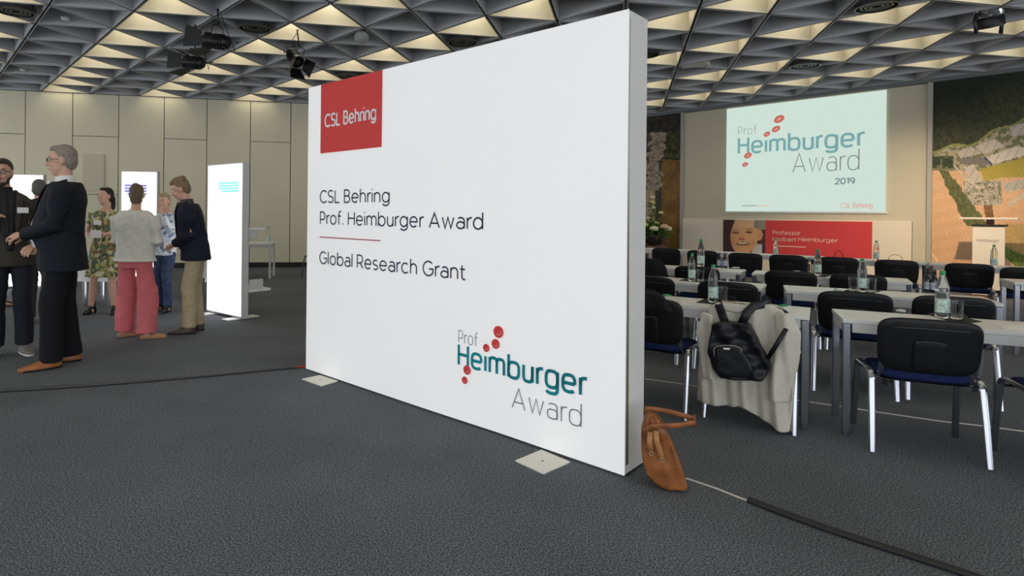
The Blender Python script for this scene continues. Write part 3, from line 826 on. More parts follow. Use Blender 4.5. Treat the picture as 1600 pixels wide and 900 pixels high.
table(atz(1174.6, 427, TH_), 34, 'white seminar table in third row with bottle below the red banner')
table(atz(1157, 425.7, TH_), 36, 'white seminar table in third row, left of the aisle gap', True)
pT = atz(1585, 441, TH_)
table(pT, 31, 'white seminar table corner showing at the far right picture edge')
# tables before the stage
fa = Vector(FRC[0].location.xy); fb = Vector(FRC[6].location.xy); fd = (fb-fa).normalized(); fang = math.degrees(math.atan2(-fd.y, fd.x))
for k, l in enumerate(('beneath the flower arrangement', 'below the portrait', 'under the right end of the red banner', 'in front of the lectern')):
    p = fa - fd*.75 + Vector((-fd.y, fd.x))*.33 + fd*(k*1.43)
    table(p, fang, 'white table of the front row ' + l, False, 'white tables before the stage')

# ================================================================== THINGS ON THE TABLES
def bottle_proto():
    t = empty('water_bottle')
    MB().lathe([(.030, 0), (.036, .004), (.037, .02), (.0355, .06), (.037, .10), (.037, .155), (.034, .165), (.0365, .175), (.034, .20), (.026, .235), (.017, .262), (.0125, .275), (.0125, .283)], 18).obj('bottle_body', M_PET, t, True)
    MB().lathe([(.0374, .035), (.0376, .04), (.0376, .115), (.0374, .12)], 18).obj('label_band', M_LABEL, t, True)
    MB().lathe([(.0150, .276), (.0155, .279), (.0155, .297), (.014, .300)], 14).obj('cap', M_CAP, t, True)
    return t
def glass_proto():
    return MB().lathe([(.024, 0), (.031, .004), (.034, .118), (.0325, .118), (.0295, .010), (.002, .009)], 20).obj('drinking_glass', M_GLASS, None, 'auto')
BOT = bottle_proto(); GLS = glass_proto(); nB = [0]; nG = [0]
def bottle(x, y, label, scale=1.0, z=TH_, dark=False):
    o = BOT if nB[0] == 0 else copy_tree(BOT); nB[0] += 1
    p = atz(x, y, z); o.location = (p.x, p.y, z); o.scale = (scale,)*3
    tag(o, label, 'bottle', 'water bottles on the tables'); return o
def glass(x, y, label, z=TH_):
    o = GLS if nG[0] == 0 else copy_tree(GLS); nG[0] += 1
    p = atz(x, y, z); o.location = (p.x, p.y, z); tag(o, label, 'glass', 'drinking glasses on the tables'); return o
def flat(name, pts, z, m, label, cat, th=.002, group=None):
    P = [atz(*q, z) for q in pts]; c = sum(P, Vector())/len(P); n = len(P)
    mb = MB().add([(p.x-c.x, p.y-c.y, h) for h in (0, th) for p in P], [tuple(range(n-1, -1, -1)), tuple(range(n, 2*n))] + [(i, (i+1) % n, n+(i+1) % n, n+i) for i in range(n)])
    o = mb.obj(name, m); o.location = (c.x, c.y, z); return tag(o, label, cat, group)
ZM = TH_ + .003
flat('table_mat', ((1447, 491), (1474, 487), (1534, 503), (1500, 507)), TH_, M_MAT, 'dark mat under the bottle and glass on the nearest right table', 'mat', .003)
bottle(1472, 496.5, 'tall clear green capped bottle beside a glass on nearest right table', 1.0, ZM)
glass(1495, 499, 'glass of water beside the tall bottle on the nearest right table', ZM)
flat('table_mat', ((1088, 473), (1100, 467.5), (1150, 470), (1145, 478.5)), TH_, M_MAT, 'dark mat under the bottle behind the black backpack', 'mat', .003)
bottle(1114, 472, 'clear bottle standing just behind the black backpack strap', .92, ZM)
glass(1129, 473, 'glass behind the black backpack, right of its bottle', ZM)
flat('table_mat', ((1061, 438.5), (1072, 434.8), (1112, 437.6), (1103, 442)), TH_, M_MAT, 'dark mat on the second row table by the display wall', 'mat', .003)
bottle(1081, 439, 'clear bottle with pale label on second row table by display wall', .9, ZM)
glass(1094.5, 439.6, 'glass right of the bottle on second row table by display wall', ZM)
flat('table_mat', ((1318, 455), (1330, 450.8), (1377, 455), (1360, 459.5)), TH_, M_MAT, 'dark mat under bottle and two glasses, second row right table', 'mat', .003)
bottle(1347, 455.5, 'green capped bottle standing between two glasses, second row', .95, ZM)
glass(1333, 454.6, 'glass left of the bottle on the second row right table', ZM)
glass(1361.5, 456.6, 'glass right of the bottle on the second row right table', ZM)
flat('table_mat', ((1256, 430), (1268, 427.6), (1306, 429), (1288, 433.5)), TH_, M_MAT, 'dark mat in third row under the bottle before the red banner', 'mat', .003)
bottle(1277.5, 430, 'clear bottle on third row table, before the red banner', .95, ZM)
glass(1267.5, 429.5, 'glass left of the third row bottle before the red banner', ZM)
bottle(1095, 416.5, 'tall slim bottle on third row left table, below the wall edge', 1.15)
bottle(1212, 400, 'bottle on the front row table, before the start of the red rule', .95)
bottle(1369, 407.5, 'bottle on front row table just right of the red banner', 1.0)
bottle(1553, 418, 'bottle on front row table, in front of the lectern sign', 1.0)
# juice bottles
M_JUICE = mat('dark_juice_glass', (.02, .018, .02), .12, coat=.5); M_JLAB = mat('juice_label', (.42, .46, .56), .5, var=.5, scale=80)
JU = empty('juice_bottle')
MB().lathe([(.024, 0), (.026, .006), (.026, .095), (.018, .125), (.0115, .145), (.0115, .165)], 14).obj('bottle_body', M_JUICE, JU, True)
MB().lathe([(.0264, .02), (.0265, .022), (.0265, .08), (.0264, .082)], 14).obj('label_band', M_JLAB, JU, True)
MB().lathe([(.013, .160), (.0135, .162), (.0135, .176), (.012, .178)], 12).obj('cap', M_BLACKPL, JU, True)
for k, (x, y, l) in enumerate(((1449.5, 455.4, 'leftmost small dark juice bottle of the cluster on second row table'), (1460, 456.6, 'middle small dark juice bottle of the cluster on second row table'), (1471, 457.6, 'rightmost small dark juice bottle of the cluster on second row table'),
                           (1123.5, 417.4, 'left one of two small dark bottles, third row left table'), (1132.5, 418, 'right one of two small dark bottles, third row left table'))):
    o = JU if k == 0 else copy_tree(JU); p = atz(x, y, TH_); o.location = (p.x, p.y, TH_); tag(o, l, 'bottle', 'small juice bottles')
# papers, napkins, sweets
for pts, l in ((((1318, 491), (1352, 490), (1402, 494.5), (1362, 497)), 'white sheet of paper on the nearest right table, left of the chair'),
               (((1560, 507), (1620, 508), (1640, 515), (1570, 515)), 'white sheet of paper at the right edge of the nearest table'),
               (((1060, 470), (1082, 468), (1090, 471), (1066, 474)), 'white sheet on nearest left table, beside the dark mat'),
               (((1222, 488), (1247, 484), (1262, 487), (1240, 491)), 'white sheet on the right end of nearest left table'),
               (((1238, 449), (1275, 448.5), (1290, 452), (1250, 453)), 'white sheet on second row right table, left end'),
               (((1385, 459), (1420, 458.5), (1440, 462), (1400, 462.6)), 'white sheet on second row right table beside the bottle mat'),
               (((1165, 445.5), (1188, 444.5), (1196, 447), (1175, 448)), 'white sheet on second row left table, right end')):
    flat('paper_sheet', pts, TH_, M_PAPER, l, 'paper', .0015, 'sheets of paper on the tables')
M_GREEN = mat('green_paper', (.02, .30, .13), .6)
for pts, l in ((((1034, 461), (1042, 459.6), (1050, 461.6), (1040, 463.6)), 'small green card at the left of the nearest left table'),
               (((1214, 477.4), (1224, 475.6), (1234, 478), (1222, 480)), 'small green card on table right of the beige jacket')):
    flat('green_card', pts, TH_, M_GREEN, l, 'card', .003, 'small green cards')
M_WRAP = mat('clear_wrapper', (.55, .62, .60), .25, var=.4, scale=60)
for x, y, l in ((1408, 488, 'crumpled clear wrapper on the nearest right table'), (1307, 454, 'small wrapped sweet on second row right table'), (1149, 419.5, 'small wrapped sweet on third row left table'), (1245, 425.5, 'small wrapped sweet on the third row right table')):
    p = atz(x, y, TH_); mb = MB(); r = random.Random(x)
    for _ in range(5): mb.ell((r.uniform(-.03, .03), r.uniform(-.02, .02), .010), (r.uniform(.015, .03), r.uniform(.012, .02), .010), n=8, m=5)
    o = remesh(mb, 'wrapper', M_WRAP, None, .006, 1); o.location = (p.x, p.y, TH_); tag(o, l, 'wrapper', 'wrappers and sweets')

# bags standing on the front row seats
for k, hx, col, l in ((4, 1314, (.02, .015, .015), 'dark handbag on front row chair, its handle rising over the backrest'), (5, 1391, (.16, .11, .07), 'brown handbag on front row chair, thin handle above the backrest')):
    c = FRC[k].location; a = math.radians(36); b = empty('handbag', (c.x + math.sin(a)*.0, c.y + math.cos(a)*.0, .478), -a)
    m = mat('bag_leather_%d' % k, col, .5)
    MB().rings([(0, 0, .0, .15, .05), (0, 0, .02, .165, .065), (0, 0, .2, .155, .05), (0, 0, .27, .145, .02)], 24, 4).obj('bag_body', m, b, 'auto')
    MB().sweep([(-.07 if k == 4 else -.09, -.01, .255)] + [((-.05 if k == 4 else -.075)*math.cos(PI*i/10), -.01, .32 + (.075 if k == 4 else .06)*math.sin(PI*i/10)) for i in range(11)] + [(.07 if k == 4 else .09, -.01, .255)], .006 if k == 4 else .004, 6).obj('handle', m, b, True)
    tag(b, l, 'handbag')
# dark coat over the third-row chair and dark jacket on the navy chair
M_COAT = mat('black_wool', (.008, .008, .010), .95, bump=.3, scale=90)
def draped(name, ch, w, top, bot, m, label, seed, th=.055):
    """coat hung over a chair back: closed cloth volume around the backrest"""
    e = empty(name, ch.location, ch.rotation_euler.z); r = random.Random(seed); ph = [r.uniform(0, 6) for _ in range(4)]
    mb = MB(); rs = []
    for i in range(9):
        t = i/8; z = bot + (top-bot)*t; k = 1 - .30*max(0, t-.7)/.3 * (max(0, t-.7)/.3)
        rs.append((.02*math.sin(3*t+ph[0]), -.262 - .16*(z-.632) , z, (w/2+.03*(1-t))*k, th*(1-.35*max(0, t-.85)/.15)))
    mb.rings(rs, 30, 3.0)
    def dsp(c):
        c.y += .010*math.sin(c.x*38+ph[1]+c.z*4) + .05*(c.x/.25)**2*.3; c.z += .008*math.sin(c.x*21+ph[2]); return c
    remesh(mb, 'cloth', m, e, .012, 3, dsp)
    return tag(e, label, 'coat')
draped('draped_coat', c3, .50, .88, .45, M_COAT, 'black coat heaped over the third row chair by the display wall', 3)
draped('draped_jacket', cB, .30, .835, .72, M_COAT, 'black garment lying over the top of a chair back beside display wall', 9, .04)

# ================================================================== JACKET + BACKPACK on the chair
aj = cJ.rotation_euler.z; fj = Vector((-math.sin(aj), math.cos(aj))); rj = Vector((fj.y, -fj.x))
JO = Vector(cJ.location.xy) - fj*.29
JP = Plane(JO, rj)
def prism(pl, pts, o0, o1, mb=None):
    mb = mb or MB(); uv = [pl.uv(*q) for q in pts]; n = len(uv)
    mb.add([pl.p(u, v, o) for o in (o0, o1) for u, v in uv], [tuple(range(n-1, -1, -1)), tuple(range(n, 2*n))] + [(i, (i+1) % n, n+(i+1) % n, n+i) for i in range(n)])
    return mb
def cr(x, y): return (1000 + x/3.914, 460 + y/3.914)
M_JACK = mat('beige_linen', (.56, .53, .46), .85, var=.06, scale=25, bump=.15)
jk = empty('beige_jacket', (JO.x, JO.y, 0)); 
body = [cr(*q) for q in ((430,70),(480,44),(560,52),(640,62),(720,50),(800,66),(870,95),(905,150),(930,200),(950,290),(950,450),(940,620),(915,845),(850,825),(760,770),(700,735),(660,695),(620,680),(560,686),(500,680),(420,668),(345,650),(355,450),(372,300),(395,170))]
ph = random.Random(4); PHS = [ph.uniform(0, 6) for _ in range(5)]
def folds(c):
    u = (Vector((c.x, c.y)) - JO).dot(JP.d); t = max(0, min(1, (.86-c.z)/.5))
    d = (.019*math.sin(u*34 + PHS[0] + 1.2*math.sin(c.z*6)) + .010*math.sin(u*71+PHS[1]+c.z*5))*(.3+t)
    c.x += JP.n.x*d; c.y += JP.n.y*d; return c
world_child(remesh(prism(JP, body, -.085, .028), 'jacket_body', M_JACK, jk, .010, 3, folds))
for path, rr in (([(880,110),(915,230),(905,400),(862,560),(852,640)], [.05,.070,.066,.062,.060]), ([(425,110),(405,230),(425,380),(445,505)], [.04,.054,.052,.050])):
    P = [JP.p(*JP.uv(*cr(*q)), .055) for q in path]; mb = MB(); mb.sweep(P, [(r, r*.5) for r in rr], 14, (JP.n.x, JP.n.y, 0))
    world_child(remesh(mb, 'sleeve', M_JACK, jk, .010, 3, folds))
cl = [cr(*q) for q in ((470,44),(560,50),(640,60),(720,50),(712,92),(600,110),(500,95))]
world_child(remesh(prism(JP, cl, .0, .045), 'collar', M_JACK, jk, .009, 3))
tag(jk, 'beige linen jacket hung over the back of a chair', 'jacket')

M_NYL = mat('black_nylon', (.006, .006, .010), .42, bump=.5, scale=14, spec=.4)
bk = empty('black_backpack', (JO.x, JO.y, 0))
bo = [cr(*q) for q in ((468,165),(520,148),(600,158),(680,160),(715,215),(750,290),(800,375),(812,425),(775,503),(640,498),(515,488),(470,420),(440,330),(455,250))]
mb = prism(JP, bo, .05, .155)
def puff(c):
    u, v = (Vector((c.x, c.y)) - JO).dot(JP.d), c.z; d = .008*math.sin(u*40+v*30) + .006*math.sin(v*62-u*18)
    c.x += JP.n.x*d; c.y += JP.n.y*d; return c
world_child(remesh(mb, 'main_compartment', M_NYL, bk, .009, 9, puff))
pk = [cr(*q) for q in ((492,300),(530,284),(600,286),(645,300),(700,372),(720,440),(700,480),(560,470),(500,440))]
pko = world_child(remesh(prism(JP, pk, .10, .178), 'front_pocket', M_NYL, bk, .008, 6))
zp = [JP.p(*JP.uv(*cr(*q)), .176) for q in ((490,352),(488,305),(505,290),(560,284),(610,287),(648,302),(655,322))]
z_ = MB().sweep(zp, .0028, 6, (JP.n.x, JP.n.y, 0)).obj('zip', mat('zip_grey', (.45, .45, .46), .35, .5), bk, True); world_child(z_)
lg = prism(JP, [cr(*q) for q in ((546,298),(584,299),(584,309),(546,308))], .172, .1815).obj('logo_tag', M_PRINTW, bk); world_child(lg)
for path, wd in (([(540,165,.09),(515,110,.07),(490,60,.045),(478,40,.0),(476,46,-.06)], .026), ([(640,165,.09),(665,105,.07),(700,68,.05),(760,58,.02),(790,62,-.05)], .026),
                 ([(798,372,.11),(850,290,.125),(905,200,.115),(918,180,.05)], .013), ([(462,275,.09),(425,215,.06),(396,160,.035)], .011)):
    P = [JP.p(*JP.uv(*cr(x, y)), o) for x, y, o in path]; mb = MB(); mb.sweep(P, (wd, .0045), 10, (JP.n.x, JP.n.y, 0))
    world_child(mb.obj('strap', M_NYL, bk, True))
tag(bk, 'black nylon backpack strapped over the beige jacket', 'backpack')

# ================================================================== BROWN HANDBAG by the display wall
def cb(x, y): return (950 + x/5.625, 630 + y/5.625)
hb0 = atz(1045, 772); HBP = Plane((hb0.x, hb0.y), (.94, -.34), .0)
hb = empty('leather_handbag', (hb0.x, hb0.y, 0))
ol = [cb(*q) for q in ((355,105),(405,112),(470,180),(510,250),(555,345),(620,500),(672,640),(706,760),(692,796),(520,788),(430,745),(350,660),(305,540),(290,400),(290,250),(320,150))]
M_LEA = mat('brown_leather', (.25, .085, .022), .42, var=.45, scale=11, bump=.2)
def hbf(c):
    d = (.020*(vn(c.z*22+c.x*8, c.x*38+3)-.5) + .010*math.sin(c.x*120+c.z*20)*.5) * max(.15, min(1, (c.z-.10)/.2)); c.x += d*.5; c.y += d
    c.z = max(c.z, .002); return c
mb = MB(); uv = [HBP.uv(*q) for q in ol]; n = len(uv)
mb.add([HBP.p(u, max(v, .0), -.02) for u, v in uv] + [HBP.p(u*.98, max(v, .0), -.14*(.35+.65*max(0, 1-v/.42))-.03) for u, v in uv], [tuple(range(n-1, -1, -1)), tuple(range(n, 2*n))] + [(i, (i+1) % n, n+(i+1) % n, n+i) for i in range(n)])
world_child(remesh(mb, 'bag_body', M_LEA, hb, .008, 8, hbf))
for path, o in (([(335,150),(345,100),(420,108),(520,125),(640,155),(740,172),(775,182)], -.10), ([(335,290),(335,235),(370,208),(480,202),(620,200),(740,192),(775,190)], -.005)):
    world_child(MB().sweep([HBP.p(*HBP.uv(*cb(*q)), o if i < len(path)-2 else o*.45-.03) for i, q in enumerate(path)], (.013, .005), 10, (HBP.n.x, HBP.n.y, 0)).obj('handle', M_LEA, hb, True))
world_child(MB().sweep([HBP.p(*HBP.uv(*cb(q, 186)), -.05) for q in (772, 780)], (.014, .035), 10).obj('handle_end', M_LEA, hb, True))
M_BRASS = mat('old_brass', (.45, .36, .22), .35, .9)
M_LEAL = mat('tan_leather', (.36, .16, .055), .45, var=.2, scale=30)
for path, rc in (([(420,240),(430,340),(460,430),(475,505)], (476, 490)), ([(370,250),(365,340),(375,430)], (380, 434))):
    world_child(MB().sweep([HBP.p(*HBP.uv(*cb(*q)), .004) for q in path], (.014, .004), 8, (HBP.n.x, HBP.n.y, 0)).obj('closure_strap', M_LEAL, hb, True))
    c = HBP.p(*HBP.uv(*cb(*rc)), .012); ring = [c + Vector((HBP.d.x, HBP.d.y, 0))*.009*math.cos(t*PI/5) + Vector((0, 0, .009*math.sin(t*PI/5))) for t in range(11)]
    world_child(MB().sweep(ring, .0025, 6, (HBP.n.x, HBP.n.y, 0)).obj('ring', M_BRASS, hb, True))
tag(hb, 'brown leather handbag leaning on the floor against the display wall', 'handbag')

# ================================================================== CABLES ON THE FLOOR
def cable(name, pts, r, m, label, flat_=False, n=8):
    P = [atz(*q, 0) for q in pts]; Q = []
    for i in range(len(P)-1):
        p0, p1, p2, p3 = P[max(i-1, 0)], P[i], P[i+1], P[min(i+2, len(P)-1)]
        for k in range(6):
            t = k/6; Q.append(.5*((2*p1) + (p2-p0)*t + (2*p0-5*p1+4*p2-p3)*t*t + (3*p1-p0-3*p2+p3)*t**3))
    Q.append(P[-1]); o0 = Q[0].copy()
    rr = r if not flat_ else (r*2.0, r)
    z = r
    o = MB().sweep([Vector((q.x-o0.x, q.y-o0.y, z)) for q in Q], rr, n).obj(name, m, None, True); o.location = (o0.x, o0.y, 0)
    return tag(o, label, 'cable')
lc = cable('floor_cable', ((-60, 616), (60, 609), (150, 603), (260, 594), (350, 586), (420, 579), (462, 575.3)), .011, M_CABLEG, 'dark grey cable cover crossing the carpet left of the display wall', True)
cable('floor_cable', ((459, 575.4), (470, 574.4), (481, 573.6)), .008, mat('red_sleeve', (.55, .03, .03), .5), 'short red cable end at the left foot of the display wall')
cable('floor_cable', ((1050, 742), (1085, 753), (1120, 765), (1150, 777), (1176, 786.5)), .0045, M_WCABLE, 'thin white cable running from the brown handbag')
cable('floor_cable', ((1170, 784), (1230, 807), (1320, 839), (1420, 871), (1500, 897), (1570, 922)), .011, M_CABLE, 'thick black cable cover running to the bottom right corner', True)
cable('floor_cable', ((1008, 593), (1060, 600), (1110, 608), (1180, 618), (1265, 629), (1340, 640), (1400, 649), (1470, 659), (1540, 667), (1620, 678)), .0042, M_WCABLE, 'thin white cable lying under the nearest tables and chairs')

# ================================================================== STAGE THINGS: flowers, lectern
fp = STAGE.p(STAGE.uv(1043, 400)[0], 0, .75); fl_ = empty('flower_arrangement', (fp.x, fp.y, 0))
dF = fp.y; kz = lambda y: atd(1043, y, dF).z
M_POT = mat('dark_pot', (.03, .022, .018), .4); M_STAND = mat('wood_stand', (.12, .05, .02), .5, var=.3, scale=12); M_LEAF = mat('leaf_green', (.07, .14, .03), .6, var=.5, scale=9)
zt = kz(367); 
bevel(MB().box((-.28, -.2, 0), (.28, .2, zt-.26)).obj('stand', M_STAND, fl_), .01)
MB().lathe([(.12, zt-.26), (.20, zt-.22), (.27, zt-.08), (.29, zt+.02), (.26, zt+.03), (.02, zt+.0)], 20).obj('bowl', M_POT, fl_, True)
r = random.Random(5); lf = MB()
def leaf(mb, base, d, L, wd):
    d = Vector(d).normalized(); s = d.cross(Vector((0, 0, 1))); s = s.normalized() if s.length > .01 else Vector((1, 0, 0)); up = s.cross(d)
    b = Vector(base); drop = Vector((0, 0, -L*.3)); th = up*.004
    pts = [b, b+d*L*.3+s*wd, b+d*L*.3-s*wd, b+d*L*.7+s*wd*.7+drop*.4, b+d*L*.7-s*wd*.7+drop*.4, b+d*L+drop]
    mb.add([p+th for p in pts] + [p-th for p in pts], [(0,1,3,5,4,2), (8,10,11,9,7,6)] + [(a, b_, b_+6, a+6) for a, b_ in ((0,1),(1,3),(3,5),(5,4),(4,2),(2,0))])
for _ in range(120):
    a = r.uniform(0, 2*PI); el = r.uniform(-.2, 1.3); leaf(lf, (.12*math.cos(a), .12*math.sin(a), zt+r.uniform(0, .12)), (math.cos(a)*math.cos(el), math.sin(a)*math.cos(el), math.sin(el)), r.uniform(.25, .5), r.uniform(.018, .045))
for _ in range(60):
    a = r.uniform(0, 2*PI); leaf(lf, (.05*math.cos(a), .05*math.sin(a), zt+r.uniform(.2, .8)), (math.cos(a), math.sin(a), r.uniform(.2, 1.2)), r.uniform(.12, .25), r.uniform(.01, .025))
lfo = lf.obj('foliage', M_LEAF, fl_); lfo['kind'] = 'stuff'
M_BL = [mat('blossom_cream', (.82, .74, .50), .6), mat('blossom_peach', (.85, .48, .30), .6), mat('blossom_yellow', (.72, .66, .22), .6)]
for k in range(14):
    if k < 8: a = PI*2*k/8 - .3; p = Vector((.33*math.cos(a), .30*math.sin(a), zt+.16+.05*(k % 3)))
    else: p = Vector((r.uniform(-.16, .16), r.uniform(-.1, .1), zt+.3+.13*(k-8)))
    if k >= 11: p.x *= .3
    mb = MB(); R = .105 if k < 8 else .065
    for q in range(7):
        a = 2*PI*q/7; mb.ell(p + Vector((math.cos(a)*R*.6, math.sin(a)*R*.6, 0)), (R*.5, R*.5, R*.55), n=8, m=5)
    mb.ell(p + Vector((0, 0, R*.25)), (R*.45, R*.45, R*.45), n=8, m=5)
    remesh(mb, 'blossom', M_BL[k % 3 if k < 8 else (0 if k % 2 else 2)], fl_, .016, 1)
for k in range(5): MB().sweep([(0, 0, zt), (r.uniform(-.1, .1), r.uniform(-.05, .05), zt+.4), (r.uniform(-.14, .14), 0, zt+.9-.08*k)], .006, 6).obj('stem', M_LEAF, fl_, True)
tag(fl_, 'tall arrangement of cream and peach flowers left of the stage', 'flowers')

lp = STAGE.p(STAGE.uv(1545, 400)[0], 0, 1.0); dl = lp.y
LP = Plane((lp.x, lp.y), STAGE.d); lec = empty('lectern', (lp.x, lp.y, 0))
l0, l1 = LP.uv(1519, 375)[0], LP.uv(1570, 375)[0]; lt = LP.uv(1545, 351)[1]
w0, w1 = LP.uv(1497, 341)[0], LP.uv(1590, 341)[0]; wt = LP.uv(1545, 341)[1]
M_LEC = mat('lectern_cream', (.70, .64, .54), .5)
def lb(name, *a, m=M_LEC): return world_child(bevel(wall_box(LP, *a).obj(name, m, lec), .008))
lb('front_panel', l0, l1, .06, lt-.03, -.06, 0); lb('body', l0+.06, l1-.06, .05, lt-.06, -.42, -.061, m=M_STAND)
lb('base', l0-.02, l1+.02, 0, .05, -.46, .03, m=M_STAND); lb('top_edge', l0-.01, l1+.01, lt-.03, lt, -.46, .02, m=M_DARK)
lb('reading_desk', w0, w1, wt-.022, wt+.012, -.42, -.10); lb('desk_post', l0+.25, l1-.25, lt, wt-.02, -.32, -.2, m=M_STAND)
world_child(text_print('lettering', 'Heimburger', LP, (1526, 377.5), (1526, 373), (1561, 378), M_GREY, lec, .10, 2.6, .8, off=.003))
tag(lec, 'cream lectern with wide desk before the aerial mural', 'lectern')

# ================================================================== LEFT: LIGHT BOXES, TABLES
M_GLOW = emit_mat('lightbox_glow', (1.0, .98, 1.0), 1.25)
M_ALU = mat('white_aluminium', (.55, .55, .54), .4)
def lightbox(name, pl, u0, u1, zt, dp, label, texts, shelves=False):
    e = empty(name, pl.p(u0, 0)); e_l = Vector(e.location)
    def W(nm, a, m): o = bevel(wall_box(pl, *a).obj(nm, m, e), .004); return world_child(o)
    W('frame', (u0, u1, .02, zt, -.10, -.004), M_ALU)
    world_child(wall_box(pl, u0+.018, u1-.018, .04, zt-.018, -.004, .001).obj('glowing_print', M_GLOW, e))
    for u in (u0+.06, u1-.2): W('foot_plate', (u, u+.16, 0, .012, -.30, .16), M_WHITE)
    for k, (a, b, c, d, m) in enumerate(texts):
        world_child(wall_box(pl, a, b, c, d, .0012, .0022).obj('print_block', m, e))
    if shelves:
        W('shelf', (u1-.5, u1+.03, 1.13, 1.16, -.32, -.101), M_WHITE); W('shelf_bracket', (u1-.04, u1+.02, 1.02, 1.129, -.22, -.101), M_ALU)
        W('lower_tray', (u1-.5, u1+.03, .34, .37, -.42, -.101), M_WHITE); W('tray_side', (u1+.005, u1+.03, .371, .5, -.30, -.101), M_ALU)
    tag(e, label, 'light box')
p0, p1 = atz(322, 488), atz(377, 500)
L1 = Plane(p0.xy, (p1-p0).xy); W1 = (p1-p0).length; z1 = (L1.uv(325, 257)[1]+L1.uv(380, 253.5)[1])/2
M_TURQ = emit_mat('lit_turquoise_print', (.30, .78, .74), .85); M_PURP = emit_mat('lit_purple_print', (.28, .26, .62), .8)
def rows(pl, xa, xb, ya, yb, n, m):
    out = []; a, zt = pl.uv(xa, ya); b, zb = pl.uv(xb, yb); h = (zt-zb)/n
    for k in range(n): out.append((a + (.0 if k != n-1 else (b-a)*.12) , b, zt-h*(k+1)+h*.22, zt-h*k, m))
    return out
lightbox('light_box', L1, 0, W1, z1, .1, 'tall glowing white light box with turquoise print, left of display wall', rows(L1, 342, 373, 285, 301, 4, M_TURQ), True)
q = ray(217, 400); D2 = 9.2; c2 = Vector((q.x*D2, D2)); d2 = Vector((math.cos(.30), -math.sin(.05)+.0)); L2 = Plane(c2, (1, .08))
a, b = L2.uv(188, 330)[0], L2.uv(246, 330)[0]; lightbox('light_box', L2, a, b, L2.uv(217, 267)[1], .1, 'glowing light box with purple print behind the woman in pink trousers', rows(L2, 195, 229, 288, 306, 4, M_PURP))
q = ray(30, 400); D3 = 10.2; L3 = Plane(Vector((q.x*D3, D3)), (1, .15)); a, b = L3.uv(-12, 330)[0], L3.uv(68, 330)[0]
lightbox('light_box', L3, a, b, L3.uv(45, 272)[1], .1, 'glowing light box behind the two men at far left', [])

def cloth_table(x0, x1, y, dist, label):
    P0, P1 = atd(x0, y, dist), atd(x1, y, dist); L = (P1-P0).length; e = empty('cloth_table', (P0.x, P0.y, 0), math.atan2(P1.y-P0.y, P1.x-P0.x))
    MB().box((.03, .03, .70), (L-.03, .6, .72)).obj('table_top', M_WHITE, e)
    mb = MB(); v = []; n = 40
    mb.box((0, 0, .721), (L, .63, .728)); mb.box((0, 0, .36), (L, .008, .7209)); mb.box((0, .622, .36), (L, .63, .7209)); mb.box((0, .0081, .36), (.008, .6219, .7209)); mb.box((L-.008, .0081, .36), (L, .6219, .7209))
    mb.obj('tablecloth', mat('white_cloth', (.86, .86, .87), .8), e)
    for x in (.06, L-.1):
        for yy in (.06, .53): MB().box((x, yy, 0), (x+.04, yy+.04, .70)).obj('leg', M_CHROME, e)
    tag(e, label, 'table'); return e
cloth_table(296, 350, 400, 8.9, 'white clothed table behind the man in khaki trousers')
cloth_table(118, 176, 400, 8.3, 'white clothed table behind the woman in the patterned dress')
# table, chair and bottle at the back wall
tp = atz(423, 436); tb = empty('back_table', (tp.x, tp.y, 0), math.radians(6))
bevel(MB().box((-1.3, 0, .70), (0, .6, .725)).obj('table_top', M_WHITE, tb), .004)
for a, b in (((-1.25, .005, .645), (-.05, .03, .699)), ((-.03, .05, .645), (-.005, .55, .699))): MB().box(a, b).obj('apron', mat('table_frame_grey', (.5, .5, .5), .5), tb)
for x in (-1.298, -.042):
    for y in (.002, .556): MB().box((x, y, 0), (x+.04, y+.042, .699)).obj('leg', M_ALU, tb)
tag(tb, 'white table with a bottle near the panelled back wall', 'table')
zz = .725; p = atz(421, 381.5, zz); q_ = copy_tree(BOT); d = Vector((tp.x-.12, tp.y+.25)); q_.location = (d.x, d.y, zz); q_.scale = (1.1,)*3; tag(q_, 'green bottle on the white table at the panelled back wall', 'bottle', 'water bottles on the tables')
c = chair((tp.x-.78, tp.y-.42), 8, 'navy chair pushed up to the white table by the back wall', 'chairs along the back wall')
chair((atz(489, 432).x+.12, atz(489, 432).y), -60, 'chair at the back wall, mostly hidden by the display wall', 'chairs along the back wall')

